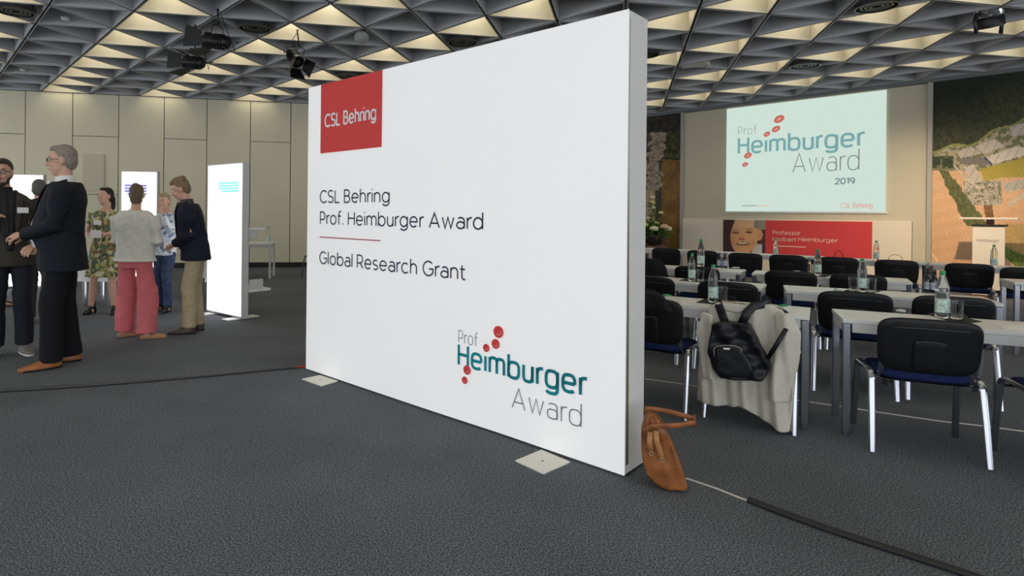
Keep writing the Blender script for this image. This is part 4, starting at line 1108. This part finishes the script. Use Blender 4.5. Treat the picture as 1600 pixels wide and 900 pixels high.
# ================================================================== CEILING FITTINGS
M_FIX = mat('black_fixture', (.006, .006, .007), .4)
def spotlight(x, y, yaw, pitch, label, dist, barn=True, sc=1.0, drop=None):
    c = atd(x, y, dist); e = empty('stage_spotlight', c); R = Matrix.Rotation(yaw, 4, 'Z') @ Matrix.Rotation(pitch, 4, 'X') @ Matrix.Scale(sc, 4)
    # body along local +Y = beam
    R2 = R @ Matrix.Rotation(-PI/2, 4, 'X')
    MB().lathe([(.05, -.16), (.075, -.14), (.082, -.05), (.085, .06), (.10, .08), (.10, .13), (.095, .13)], 18, M=R2).obj('housing', M_FIX, e, 'auto')
    for k in range(4): MB().lathe([(.088, -.10+.035*k), (.092, -.098+.035*k), (.092, -.09+.035*k), (.088, -.088+.035*k)], 18, M=R2).obj('cooling_fin', M_FIX, e)
    MB().lathe([(.085, .118), (.06, .128), (.01, .132)], 18, M=R2).obj('lens', mat('lens_glass', (.05, .05, .06), .1, coat=.6), e, True)
    if barn:
        for k in range(4):
            B = R @ Matrix.Rotation(PI/2*k, 4, 'Y'); mb = MB(); t0 = .102
            pts = [(-.09, .13, t0), (.09, .13, t0), (.13, .30, t0+.07), (-.13, .30, t0+.07)]
            mb.add([B @ Vector(p) for p in pts] + [B @ (Vector(p)+Vector((0, 0, .003))) for p in pts], [(0,1,2,3), (7,6,5,4), (0,4,5,1), (1,5,6,2), (2,6,7,3), (3,7,4,0)])
            mb.obj('barn_door', M_FIX, e)
    # yoke
    yk = [R @ Vector(p) for p in ((-.105, 0, 0), (-.12, 0, .10), (-.10, 0, .17), (0, 0, .19), (.10, 0, .17), (.12, 0, .10), (.105, 0, 0))]
    MB().sweep(yk, (.004, .014), 8, (0, 1, 0)).obj('yoke', M_FIX, e, True)
    tp_ = (R @ Vector((0, 0, .19))); top = ZC - c.z + .0
    if top > tp_.z + .02: MB().sweep([tp_, (tp_.x*.5, tp_.y*.5, top)], .011, 8).obj('hanger', M_FIX, e, True)
    cb_ = [R @ Vector((.02, -.16, 0))] + [R @ Vector((.02+.07*math.sin(t), -.20-.05*math.sin(t*2)-.02*t, -.04*t+.10*math.sin(t))) for t in (.5, 1, 1.6, 2.2, 2.8)] + [Vector((tp_.x, tp_.y, top if top > .1 else .1))]
    MB().sweep(cb_, .005, 6).obj('cable', M_FIX, e, True)
    tag(e, label, 'spotlight', 'black stage spotlights under the ceiling')
d0 = 7.9
spotlight(338, 65, math.radians(78), math.radians(8), 'largest black spotlight hanging from the ceiling, pointing left', 7.9, True, 1.15)
spotlight(303, 98, math.radians(72), math.radians(6), 'lower left black spotlight with open barn doors', 8.6, True, 1.05)
spotlight(460, 90, math.radians(-135), math.radians(-42), 'black spotlight with barn doors pointing down to the right', 8.8, True, 1.0)
# silver spotlight at the right
cs = atd(1545, 14, 7.75); e = empty('silver_spotlight', cs); Rm = Matrix.Rotation(math.radians(-18), 4, 'Y') @ Matrix.Rotation(PI+.2, 4, 'X') @ Matrix.Scale(1.45, 4)
MB().lathe([(.03, -.14), (.09, -.12), (.105, -.04), (.105, .05), (.09, .07)], 20, M=Rm).obj('housing', mat('polished_silver', (.65, .68, .74), .15, 1.0), e, True)
MB().lathe([(.088, .07), (.10, .09), (.10, .16), (.09, .16)], 20, M=Rm).obj('lens_hood', M_FIX, e, 'auto')
for k in (-1, 1): MB().sweep([Vector((.15*k, 0, -.06)), Vector((.18*k, 0, -.16)), Vector((.16*k, 0, -.32))], (.012, .03), 8, (1,0,0)).obj('barn_door', M_FIX, e, True)
MB().sweep([(-.16, 0, 0), (-.17, 0, .12), (0, 0, .20), (.17, 0, .12), (.16, 0, 0)], (.005, .014), 8, (0,1,0)).obj('yoke', M_FIX, e, True)
MB().sweep([(0, 0, .20), (0, 0, max(.24, ZC-cs.z))], .011, 8).obj('hanger', M_FIX, e, True)
sl = bpy.data.lights.new('stage_beam', 'SPOT'); sl.energy = 2000; sl.color = (1.0, .76, .50); sl.spot_size = math.radians(64); sl.spot_blend = 1.0; sl.shadow_soft_size = .09
slo = bpy.data.objects.new('stage_beam', sl); COL.objects.link(slo); slo.parent = e
tgt = STAGE.p(STAGE.uv(1420, 400)[0], .45); slo.rotation_euler = (tgt - cs).to_track_quat('-Z', 'Y').to_euler(); slo.location = (tgt-cs).normalized()*.2
tag(e, 'silver spotlight with black hood at the top right', 'spotlight')
# round air diffusers in coffers
def diffuser(x, y, label, r=.24):
    p = atz(x, y, ZC-.02); best = min(CELLS, key=lambda q: (q[3]-p.xy).length + (9 if q[2] else 0))[3]; p = Vector((best.x, best.y, 0))
    e = empty('air_diffuser', (p.x, p.y, ZC-.03))
    mb = MB(); R0 = r
    prof = [(r*.98, .0), (r, .0), (r, .05), (r*.98, .05)]
    def ring(ra, rb, z0, z1):
        n = 24; m = MB(); v = []
        for rr, z in ((ra, z0), (rb, z0), (rb, z1), (ra, z1)): v += [(rr*math.cos(2*PI*i/n), rr*math.sin(2*PI*i/n), z) for i in range(n)]
        return m.add(v, [(k*n+i, k*n+(i+1) % n, ((k+1) % 4)*n+(i+1) % n, ((k+1) % 4)*n+i) for k in range(4) for i in range(n)])
    ring(r*.90, r, -.012, .04).obj('rim', mat('diffuser_rim', (.03, .03, .032), .35), e)
    for k in range(3): ring(r*(.22+.2*k), r*(.34+.2*k), .0, .02).obj('vane', mat('diffuser_vane', (.012, .012, .013), .4), e)
    MB().lathe([(r*.9, .03), (r*.9, .05)], 24).obj('back_plate', M_DARK, e)
    tag(e, label, 'air vent', 'round black air diffusers in the ceiling')
for x, y, l in ((8, 12, 'round black air diffuser at the top left corner'), (400, 37, 'round black air diffuser right of the largest spotlight'), (722, 62, 'round black air diffuser above the middle of the display wall'),
                (528, 119, 'round black air diffuser above the red logo field'), (1030, 80, 'round black air diffuser just right of the display wall edge'), (1365, 4, 'round black air diffuser at the top edge, right half'), (1257, 98, 'round black air diffuser above the projection screen')):
    diffuser(x, y, l)
# smoke detectors, globe lamp
for x, y, l in ((102, 28, 'small white smoke detector in the top left coffers'), (36, 108, 'small white smoke detector near the panelled wall, far left'), (378, 128, 'small white smoke detector above the wall near the spotlights')):
    p = atz(x, y, ZC+.06); e = empty('smoke_detector', (p.x, p.y, ZC+.06))
    MB().lathe([(.03, -.035), (.05, -.03), (.058, -.008), (.06, .0)], 18).obj('cover', M_WHITE, e, True)
    MB().lathe([(.065, .0), (.065, .012)], 18).obj('base', M_ALU, e, 'auto')
    MB().sweep([(0, 0, .012), (0, 0, .38)], .008, 6).obj('conduit', M_ALU, e)
    tag(e, l, 'smoke detector', 'smoke detectors')
p = atd(565, 58, 8.9); e = empty('globe_lamp', p)
MB().ell((0, 0, 0), (.115, .115, .10), n=18, m=12).obj('globe', mat('frosted_globe', (.5, .5, .5), .25, trans=.5), e, True)
MB().lathe([(.06, .085), (.06, .12), (.02, .13), (.02, max(.2, ZC+.3-p.z))], 14).obj('socket', M_FIX, e, 'auto'); tag(e, 'unlit frosted globe lamp above the display wall', 'lamp')
# projector
pp = atd(1085, 97, 10.6); e = empty('ceiling_projector', pp, math.radians(-35))
bevel(MB().box((-.24, -.17, -.06), (.24, .17, .06)).obj('casing', mat('projector_white', (.62, .62, .60), .4), e), .02, 3)
MB().lathe([(.055, .0), (.06, .04), (.05, .05)], 16, M=Matrix.Translation((.12, .17, 0)) @ Matrix.Rotation(-PI/2, 4, 'X')).obj('lens', M_FIX, e, 'auto')
MB().lathe([(.03, .06), (.03, max(.1, ZC-pp.z+.3))], 12).obj('mount_pole', M_ALU, e, 'auto')
for k in range(3): MB().box((-.2, -.176, -.03+.02*k), (-.05, -.169, -.022+.02*k)).obj('vent_slot', M_FIX, e)
tag(e, 'white projector hanging under the ceiling right of the display wall', 'projector')

# ================================================================== PEOPLE
M_SKIN = mat('skin', (.62, .36, .26), .5, var=.06, scale=30)
M_SKIN2 = mat('skin_tan', (.50, .27, .18), .5, var=.06, scale=30)
M_EYEW = mat('eye_white', (.75, .73, .70), .3); M_IRIS = mat('iris_dark', (.03, .02, .015), .2); M_LIP = mat('lip', (.42, .14, .12), .5)
def person(label, xy, phi, H, o):
    k = H/1.75; e = empty('person', (xy[0], xy[1], 0), -math.radians(phi)); V = lambda *p: Vector(p)*k
    lean = o.get('lean', (0, 0)); wd = o.get('width', 1.0); belly = o.get('belly', 0.0); skin = o.get('skin', M_SKIN)
    def off(z): t = max(0, (z-.95)/.5); return Vector((lean[0]*t**1.2, lean[1]*t**1.2, 0))*k
    def ringset(rows, grow=0.0, gz=0.0):
        out = []
        for z, a, b, cy in rows:
            f = off(z); bl = belly*math.exp(-((z-1.08)/.15)**2)
            out.append((f.x, f.y + (cy+bl*.5)*k, z*k, (a*wd+grow)*k, (b+grow+bl*.5)*k))
        return out
    TR = [(.80,.150,.100,0), (.92,.168,.115,-.005), (1.04,.143,.100,0), (1.18,.158,.108,.0), (1.30,.175,.112,-.005), (1.39,.172,.096,-.012), (1.435,.135,.078,-.018), (1.47,.075,.062,-.015)]
    sh = o.get('shoulder', .185)*wd; S0 = [off(1.40) + V(s*sh, -.012, 1.395) for s in (1, -1)]
    arms = o['arms']; feet = o['feet']
    body = MB(); body.rings(ringset(TR, -.012), 20)
    nk = off(1.47); hd = o.get('head', (0, 0, 0)); hyaw, hpit, hroll = [math.radians(a) for a in hd]
    hc = nk + V(0, .012, 1.635) + Vector((lean[0]*.25, lean[1]*.25, 0))*k + Vector((0, .03*math.sin(-hpit), -.02*abs(math.sin(hpit))))*k*2
    R = Matrix.Rotation(hyaw, 3, 'Z') @ Matrix.Rotation(hpit, 3, 'X') @ Matrix.Rotation(hroll, 3, 'Y')
    hp = lambda x, y, z: hc + R @ (Vector((x, y, z))*k)
    body.sweep([nk + V(0, -.015, 1.42), hp(0, -.015, -.05)], [.058*k, .052*k], 14)
    def he(c, r): body.ell(hp(*c), [q*k for q in r], M=R, n=16, m=11)
    he((0, -.008, .025), (.075, .097, .098)); he((0, .022, -.045), (.058, .068, .078)); he((0, .045, -.09), (.034, .036, .030))
    he((0, .094, -.012), (.012, .020, .030)); he((0, .107, -.028), (.015, .014, .012)); he((0, .072, .035), (.055, .018, .016))
    he((.03, .068, -.03), (.024, .02, .022)); he((-.03, .068, -.03), (.024, .02, .022)); he((0, .078, -.064), (.026, .016, .012))
    for s in (1, -1): he((s*.075, -.008, -.005), (.012, .020, .032))
    hips = [V(s*.092*wd, -.005, .90) for s in (1, -1)]
    LEG = []
    for s, h, (fx, fy, ty) in zip((1, -1), hips, feet):
        an = V(fx, fy, .085); kn = (h+an)/2 + V(0, .035, .03) ; LEG.append((h, kn, an))
        body.sweep([h + V(0, 0, .02), (h*.6+kn*.4), kn, kn*.6+an*.4, an, an - V(0, 0, .06)], [.078*k, .068*k, .05*k, .052*k, .036*k, .038*k], 14, (0, 1, 0))
    ARM = []
    for s, S_, (el, wr, hdir, hn, curl) in zip((1, -1), S0, arms):
        E_ = V(*el); W_ = V(*wr); ARM.append((S_, E_, W_))
        body.sweep([S_, S_*.5+E_*.5, E_, E_*.55+W_*.45, W_], [.046*k, .042*k, .036*k, .036*k, .026*k], 12)
        d = Vector(hdir).normalized(); nn = Vector(hn); nn = (nn - d*nn.dot(d)).normalized(); sd = d.cross(nn)*s   # thumb side
        Hp = lambda a, b, c: W_ + (d*a + sd*b + nn*c)*k
        body.sweep([Hp(-.005, 0, 0), Hp(.03, 0, 0), Hp(.085, 0, 0)], [(.027*k, .020*k), (.038*k, .017*k), (.040*k, .014*k)], 12, nn)
        for q, (b, L) in enumerate(((.033, .070), (.011, .079), (-.011, .073), (-.032, .056))):
            c1, c2 = curl, curl*1.9
            p0 = Hp(.07, b*.9, 0); p1 = Hp(.09, b, -.002)
            p2 = p1 + (d*math.cos(c1) - nn*math.sin(c1) + sd*b*1.2)*L*.5*k; p3 = p2 + (d*math.cos(c2) - nn*math.sin(c2))*L*.5*k
            body.sweep([p0, p1, p2, p3], [.0095*k, .0092*k, .0085*k, .0072*k], 8)
        body.sweep([Hp(.012, .022, 0), Hp(.035, .046, -.008), Hp(.062, .056, -.020), Hp(.084, .054, -.032)], [.012*k, .0115*k, .0105*k, .009*k], 8)
    remesh(body, 'body', skin, e, .0062, 3)
    # face details
    def small(nm, c, r, m): return MB().ell(hp(*c), [q*k for q in r], M=R, n=10, m=8).obj(nm, m, e, True)
    for s in (1, -1):
        ey = small('eye', (s*.030, .079, .010), (.0125, .010, .009), M_EYEW)
        MB().ell(hp(s*.030, .087, .010), [.0055*k]*3, n=8, m=6).obj('iris', M_IRIS, ey, True)
        small('eyebrow', (s*.031, .084, .034), (.018, .007, .0042), o['hairmat'])
    small('mouth', (0, .090, -.065), (.022, .007, .0045), M_LIP)
    # hair
    hm = o['hairmat']; hs = o.get('hair', 'short'); hb_ = MB()
    def hh(c, r): hb_.ell(hp(*c), [q*k for q in r], M=R, n=16, m=11)
    hh((0, -.022, .044), (.080, .094, .090)); hh((0, -.052, .0), (.074, .062, .082)); hh((0, .030, .095), (.058, .052, .030))
    if hs == 'long': hh((0, -.075, -.06), (.075, .045, .10)); hh((0, -.08, -.14), (.055, .035, .09)); hh((.062, -.01, .0), (.02, .05, .085)); hh((-.062, -.01, .0), (.02, .05, .085))
    if hs == 'pony': hh((0, -.105, -.02), (.04, .04, .05)); hh((0, -.125, -.10), (.032, .032, .09))
    if hs == 'bun': hh((0, -.07, .10), (.045, .045, .04)); hh((0, -.05, -.05), (.066, .05, .06))
    if hs == 'messy': hh((.02, .0, .12), (.06, .07, .03)); hh((-.03, -.06, .10), (.05, .05, .04)); hh((0, .06, .10), (.05, .03, .025))
    remesh(hb_, 'hair', hm, e, .008, 2)
    if o.get('beard'):
        bb2 = MB()
        for c, r in (((0, .045, -.098), (.046, .040, .028)), ((.045, .02, -.065), (.020, .035, .040)), ((-.045, .02, -.065), (.020, .035, .040)), ((0, .086, -.050), (.028, .012, .008))): bb2.ell(hp(*c), [q*k for q in r], M=R, n=12, m=9)
        remesh(bb2, 'beard', hm, e, .007, 2)
    if o.get('glasses'):
        g = MB()
        for s in (1, -1):
            ring = [hp(s*.032 + .022*math.cos(t*PI/6), .098, .008 + .016*math.sin(t*PI/6)) for t in range(13)]; g.sweep(ring, .0022*k, 6, R @ Vector((0, 1, 0)))
            g.sweep([hp(s*.054, .097, .012), hp(s*.074, .04, .012), hp(s*.078, -.02, .006)], .002*k, 6)
        g.sweep([hp(-.011, .099, .010), hp(.011, .099, .010)], .002*k, 6)
        g.obj('spectacles', M_FIX, e, True)
    # trousers / skirt
    if 'trousers' in o:
        m, kw, hem = o['trousers']; t = MB()
        t.rings(ringset([(.80,.158,.108,0), (.92,.180,.128,-.006), (1.0,.165,.118,0), (1.05,.152,.112,0)], .006), 20)
        for h, kn, an in LEG:
            hz = an + V(0, 0, hem-.085)
            t.sweep([h + V(0, 0, .03), h*.65+kn*.35, kn, kn*.5+hz*.5, hz], [.098*k, .092*k, .072*k*kw, .070*k*kw, .068*k*kw], 16, (0, 1, 0))
        def crease(c): 
            a = .016*(vn(c.z*9+c.x*5+7, c.y*9-c.z*4)-.5) + .007*(vn(c.z*26+c.x*9, c.y*20+c.x*6)-.5); c.x += a; c.y += a*.8; return c
        remesh(t, 'trousers', m, e, .0105, 3, crease)
    if 'dress' in o:
        m, hem = o['dress']; t = MB()
        t.rings(ringset([(hem,.245,.185,0), (hem+.12,.225,.165,0), (.92,.190,.135,0), (1.06,.150,.110,0), (1.20,.165,.120,.008), (1.30,.178,.122,.004), (1.39,.170,.100,-.01), (1.43,.12,.08,-.015)], .010), 24)
        for S_, E_, W_ in ARM: t.sweep([S_, S_*.45+E_*.55], [.066*k, .058*k], 14)
        def fl2(c):
            w_ = max(0, .95-c.z/k)*.045; a = math.atan2(c.y, c.x); c.x += math.cos(a)*w_*math.sin(a*9); c.y += math.sin(a)*w_*math.sin(a*9); return c
        remesh(t, 'dress', m, e, .0105, 3, fl2)
    # upper garment
    if 'top' in o:
        m, hem, gr, nm = o['top']; t = MB()
        rows = [(hem, .165+gr*.9, .118+gr*.8, 0), (.92,.172,.120,0), (1.04,.158,.112,0), (1.18,.168,.116,0), (1.30,.182,.120,-.004), (1.39,.180,.104,-.012), (1.435,.138,.084,-.018), (1.462,.090,.070,-.016)]
        t.rings(ringset([q for q in rows if q[0] >= hem], .012+gr), 24)
        for S_, E_, W_ in ARM:
            cuff = E_ + (W_-E_)*o.get('cuff', .93)
            t.sweep([S_ + V(0, 0, -.005), S_*.5+E_*.5, E_, E_*.5+cuff*.5, cuff], [(.070+gr*.5)*k, (.063+gr*.5)*k, (.056+gr*.4)*k, (.050+gr*.3)*k, (.043+gr*.3)*k], 16)
        def cz(c):
            a = .016*(vn(c.z*10+c.x*7+3, c.x*8-c.z*5+c.y*4)-.5) + .006*(vn(c.z*28-c.x*15, c.y*20+c.x*18)-.5); c.y += a; c.x += a*.6; return c
        remesh(t, nm, m, e, .0105, 3, cz)
    if 'shirt' in o:
        m, wv = o['shirt']; t = MB(); gr = o['top'][2]      # shirt front showing between the lapels, and the collar
        def front(zz, x):
            prof = [(.95, .120), (1.04, .112), (1.18, .116), (1.30, .116), (1.36, .105), (1.41, .080), (1.45, .060)]
            for (z0, b0_), (z1, b1_) in zip(prof[:-1], prof[1:]):
                if z0 <= zz <= z1: b_ = b0_ + (b1_-b0_)*(zz-z0)/(z1-z0)
            bl = belly*math.exp(-((zz-1.08)/.15)**2); f = off(zz); aa = .175*wd
            return Vector((f.x, f.y, zz*k)) + V(x, (b_+.012+gr+bl)*math.sqrt(max(.1, 1-(x/aa)**2)), 0)
        wz = lambda zz: wv*(.30+.70*max(0, (zz-.97)/.48))
        for z in range(13):
            zz = .97 + .0395*z
            for x in (-.66, 0, .66): t.ell(front(zz, wz(zz)*x) - V(0, .005, 0), (wz(zz)*.5*k, .022*k, .034*k), n=10, m=7)
        t.sweep([nk + V(0, -.012, 1.435), nk + V(0, -.004, 1.512)], [(.078*k), (.066*k)], 16)
        remesh(t, 'shirt', m, e, .008, 3)
        for s_ in (1, -1):
            P = [nk + V(s_*.078, -.03, 1.475)] + [front(zz, s_*(wz(zz)+.022)) + V(0, .010, 0) for zz in (1.43, 1.38, 1.32, 1.25, 1.18, 1.10)]
            MB().sweep(P, [(.020*k, .008*k), (.026*k, .008*k), (.034*k, .008*k), (.040*k, .008*k), (.034*k, .007*k), (.022*k, .006*k), (.008*k, .005*k)], 10, (0, 1, .2)).obj('lapel', o['top'][0], e, True)
    # shoes
    for q, (fx, fy, ty) in enumerate(feet):
        m, style = o['shoes']; a = math.radians(ty); Rz = Matrix.Rotation(-a, 4, 'Z'); base = V(fx, fy, 0); T = Matrix.Translation(base) @ Rz @ Matrix.Scale(k, 4)
        t = MB()
        if style == 'boot':
            t.rings([(0, -.045, .035, .032, .035), (0, -.02, .06, .036, .07), (0, -.01, .09, .040, .062), (0, -.015, .13, .042, .05), (0, -.018, .20, .044, .047)], 18, M=T)
            t.rings([(0, .07, .004, .036, .075), (0, .07, .02, .039, .082), (0, .065, .045, .036, .075), (0, .04, .07, .03, .06)], 18, 2.4, M=T); t.rings([(0, -.055, .0, .02, .02), (0, -.05, .05, .028, .028)], 14, M=T)
        else:
            hi = {'sneaker': .095, 'oxford': .085, 'flat': .05}[style]; tl = .205 if style == 'oxford' else .18
            t.rings([(0, .065, .0, .040, .135), (0, .065, .022, .045, .142), (0, .055, .04, .043, .128), (0, .02, .055, .038, .095), (0, -.012, hi, .037, .055)], 22, 2.5, M=T)
            t.rings([(0, tl-.02, .0, .026, .035), (0, tl-.02, .025, .030, .04), (0, tl-.035, .036, .024, .035)], 16, M=T)
        s_ = remesh(t, 'shoe', m, e, .008, 2, lambda c: Vector((c.x, c.y, max(c.z, .001))))
        if style != 'boot':
            MB().rings([(0, .066, .0, .042, .140), (0, .066, .014, .046, .146)], 22, 2.5, M=T).obj('sole', o.get('sole', M_FIX), s_, True)
    for x, y, z, w2, h2, m in o.get('badges', []):
        f = off(z); bevel(MB().box(tuple(Vector((f.x, f.y, 0)) + V(x-w2/2, y, z-h2/2)), tuple(Vector((f.x, f.y, 0)) + V(x+w2/2, y+.006, z+h2/2))).obj('name_badge', m, e), .002)
    tag(e, label, 'person'); return e
def hair(n, c): return mat('hair_'+n, c, .6, var=.4, scale=60, bump=.4)
M_SUITB = mat('suit_black_blue', (.010, .012, .018), .8, var=.2, scale=60, spec=.25); M_SUITT = mat('trousers_black', (.009, .009, .011), .85, spec=.25)
M_TAN = mat('shoe_tan', (.36, .12, .035), .35, var=.2, scale=20); M_BLKSH = mat('shoe_black', (.01, .01, .011), .35)
WSH = mat('shirt_white', (.78, .78, .80), .7)
LP_ = ((1, 0, 0), )
# tall man, profile to the left
pt = atz(92, 573)
person('tall grey-haired man in black suit and tan shoes, seen in profile', (pt.x-.02, pt.y+.08), -113, 1.93, dict(
    arms=[((.27, .0, 1.12), (.10, .26, 1.03), (-.6, .75, -.1), (.4, .3, .9), .5), ((-.26, .03, 1.12), (-.07, .27, 1.04), (.6, .75, .0), (-.4, .3, .9), .5)],
    feet=[(.10, -.05, -4), (-.10, .06, -22)], hairmat=hair('grey', (.24, .21, .18)), glasses=True, belly=.075, width=1.08, head=(2, -4, 0),
    trousers=(M_SUITT, 1.18, .05), top=(M_SUITB, .76, .026, 'jacket'), shirt=(WSH, .032), shoes=(M_TAN, 'oxford')))
pt = atz(34, 556)
person('man with glasses and dark beard in brown blazer, facing the camera', (pt.x-.16, pt.y+.06), 146, 1.83, dict(lean=(.05, 0),
    arms=[((.27, -.02, 1.14), (.14, .25, 1.22), (-.5, .5, .4), (.1, -.5, .8), .6), ((-.25, .0, 1.12), (-.17, .20, .98), (.4, .8, -.2), (-.3, .2, .9), .6)],
    feet=[(.11, .0, 15), (-.11, .0, -15)], hairmat=hair('dark', (.035, .022, .015)), glasses=True, beard=True, belly=.04, head=(-14, -2, 0),
    trousers=(mat('jeans_black', (.012, .013, .022), .85, var=.3, scale=70), 1.1, .085), top=(mat('blazer_brown', (.045, .038, .030), .85, var=.25, scale=80), .80, .014, 'blazer'),
    shirt=(mat('shirt_black', (.006, .006, .009), .7), .085), shoes=(mat('sneaker_grey', (.20, .17, .16), .6), 'sneaker'), sole=mat('sole_white', (.75, .75, .74), .5),
    badges=[(-.125, .150, 1.30, .085, .05, M_PRINTW), (-.15, .17, .93, .085, .055, mat('card_yellow', (.42, .36, .16), .5))]))
pt = (atz(190, 526)+atz(232, 530))/2
person('woman in cream sweater and wide pink trousers, seen from behind', (pt.x, pt.y), 6, 1.64, dict(
    arms=[((.27, -.02, 1.12), (.14, .20, 1.08), (-.4, .8, .1), (.3, .1, .9), .5), ((-.25, .02, 1.12), (-.10, .22, 1.08), (.4, .8, .1), (-.3, .1, .9), .5)],
    feet=[(.16, -.02, 62), (-.16, .05, 48)], hairmat=hair('brown', (.13, .085, .045)), hair='bun', width=1.12, head=(20, 0, 0),
    trousers=(mat('trousers_pink', (.60, .15, .16), .85, var=.1, scale=10, spec=.2), 1.55, .065), top=(mat('sweater_cream', (.62, .60, .54), .9, var=.08, scale=30), .88, .028, 'sweater'),
    shoes=(mat('shoe_flat_tan', (.42, .20, .10), .45), 'flat'), sole=mat('sole_tan', (.3, .16, .09), .5)))
pt = atz(292, 519)
person('man in navy blazer and khaki trousers bending his head forward', (pt.x+.08, pt.y+.03), -104, 1.74, dict(
    arms=[((.25, .02, 1.12), (.10, .22, .98), (-.7, .5, -.1), (.3, .2, .9), .5), ((-.25, .02, 1.12), (-.08, .23, 1.0), (.7, .5, -.1), (-.3, .2, .9), .5)],
    feet=[(.09, -.02, 8), (-.09, .05, -6)], hairmat=hair('ash', (.20, .13, .07)), hair='messy', lean=(0, .10), head=(0, -24, 0), width=1.0, belly=.03,
    trousers=(mat('trousers_khaki', (.42, .34, .21), .85, var=.12, scale=25), 1.12, .07), top=(mat('blazer_navy', (.014, .016, .030), .85, spec=.25), .82, .020, 'blazer'),
    shirt=(mat('shirt_charcoal', (.05, .055, .055), .8), .06), shoes=(mat('shoe_brown_dark', (.055, .035, .028), .4), 'oxford')))
pt = atz(163, 490)
person('dark-haired woman in a patterned green dress holding papers', (pt.x, pt.y), 172, 1.66, dict(
    arms=[((.23, .0, 1.13), (.10, .22, 1.10), (-.8, .5, .1), (.2, .2, .9), .4), ((-.23, .0, 1.13), (-.10, .22, 1.12), (.8, .5, .1), (-.2, .2, .9), .4)],
    feet=[(.17, .0, 25), (-.13, .02, -10)], hairmat=hair('black', (.012, .009, .010)), hair='pony', head=(-38, 4, 0), width=.92, shoulder=.175,
    dress=(floral_mat('dress_pattern', [(.30, .28, .10), (.06, .09, .04), (.55, .50, .36), (.20, .12, .05), (.10, .16, .10), (.42, .38, .12)], 26), .52), shoes=(M_BLKSH, 'boot'),
    badges=[(.05, .135, 1.27, .10, .06, M_PRINTW), (.0, .32, 1.12, .14, .10, M_PRINTW)]))
pt = atz(256, 487)
person('woman in white and blue patterned jacket and jeans, hand at face', (pt.x, pt.y), -162, 1.60, dict(
    arms=[((.23, .05, 1.13), (.10, .20, 1.10), (-.8, .5, .1), (.2, .2, .9), .4), ((-.22, .14, 1.20), (-.085, .16, 1.46), (.2, .2, 1), (0, 1, -.1), .5)],
    feet=[(.09, .0, 10), (-.09, .03, -10)], hairmat=hair('fair', (.33, .24, .14)), hair='short', head=(16, -6, 0), width=.9, shoulder=.172,
    trousers=(mat('jeans_blue', (.035, .055, .12), .85, var=.4, scale=22), .95, .10), top=(floral_mat('jacket_blue_floral', [(.68, .72, .78), (.50, .60, .72), (.75, .77, .80), (.16, .24, .36), (.62, .68, .72)], 24), .84, .012, 'patterned_jacket'), shoes=(M_BLKSH, 'boot')))
pt = atz(62, 504)
person('man in dark suit standing mostly hidden behind the tall man', (pt.x-.02, pt.y), -20, 1.72, dict(
    arms=[((.26, -.03, 1.12), (.25, .06, .88), (0, .1, -1), (-1, 0, 0), .4), ((-.26, -.03, 1.12), (-.25, .06, .88), (0, .1, -1), (1, 0, 0), .4)],
    feet=[(.10, .0, 10), (-.10, .0, -10)], hairmat=hair('grey2', (.10, .09, .08)), head=(0, 0, 0),
    trousers=(mat('trousers_taupe', (.06, .052, .045), .85), 1.1, .06), top=(M_SUITB, .78, .02, 'jacket'), shirt=(WSH, .04), shoes=(M_BLKSH, 'oxford')))
pt = atz(-6, 478)
person('person in navy trousers and brown shoes, cut off at left edge', (pt.x, pt.y), 60, 1.74, dict(
    arms=[((.26, -.03, 1.12), (.24, .10, .90), (0, .2, -1), (-1, 0, 0), .4), ((-.26, -.03, 1.12), (-.24, .10, .90), (0, .2, -1), (1, 0, 0), .4)],
    feet=[(.10, .0, 15), (-.10, .04, -5)], hairmat=hair('brown2', (.08, .05, .03)),
    trousers=(mat('trousers_navy', (.015, .016, .04), .85), 1.05, .07), top=(mat('jacket_slate', (.03, .033, .04), .85), .80, .015, 'jacket'), shirt=(WSH, .04), shoes=(mat('shoe_brown', (.16, .07, .04), .4), 'oxford')))
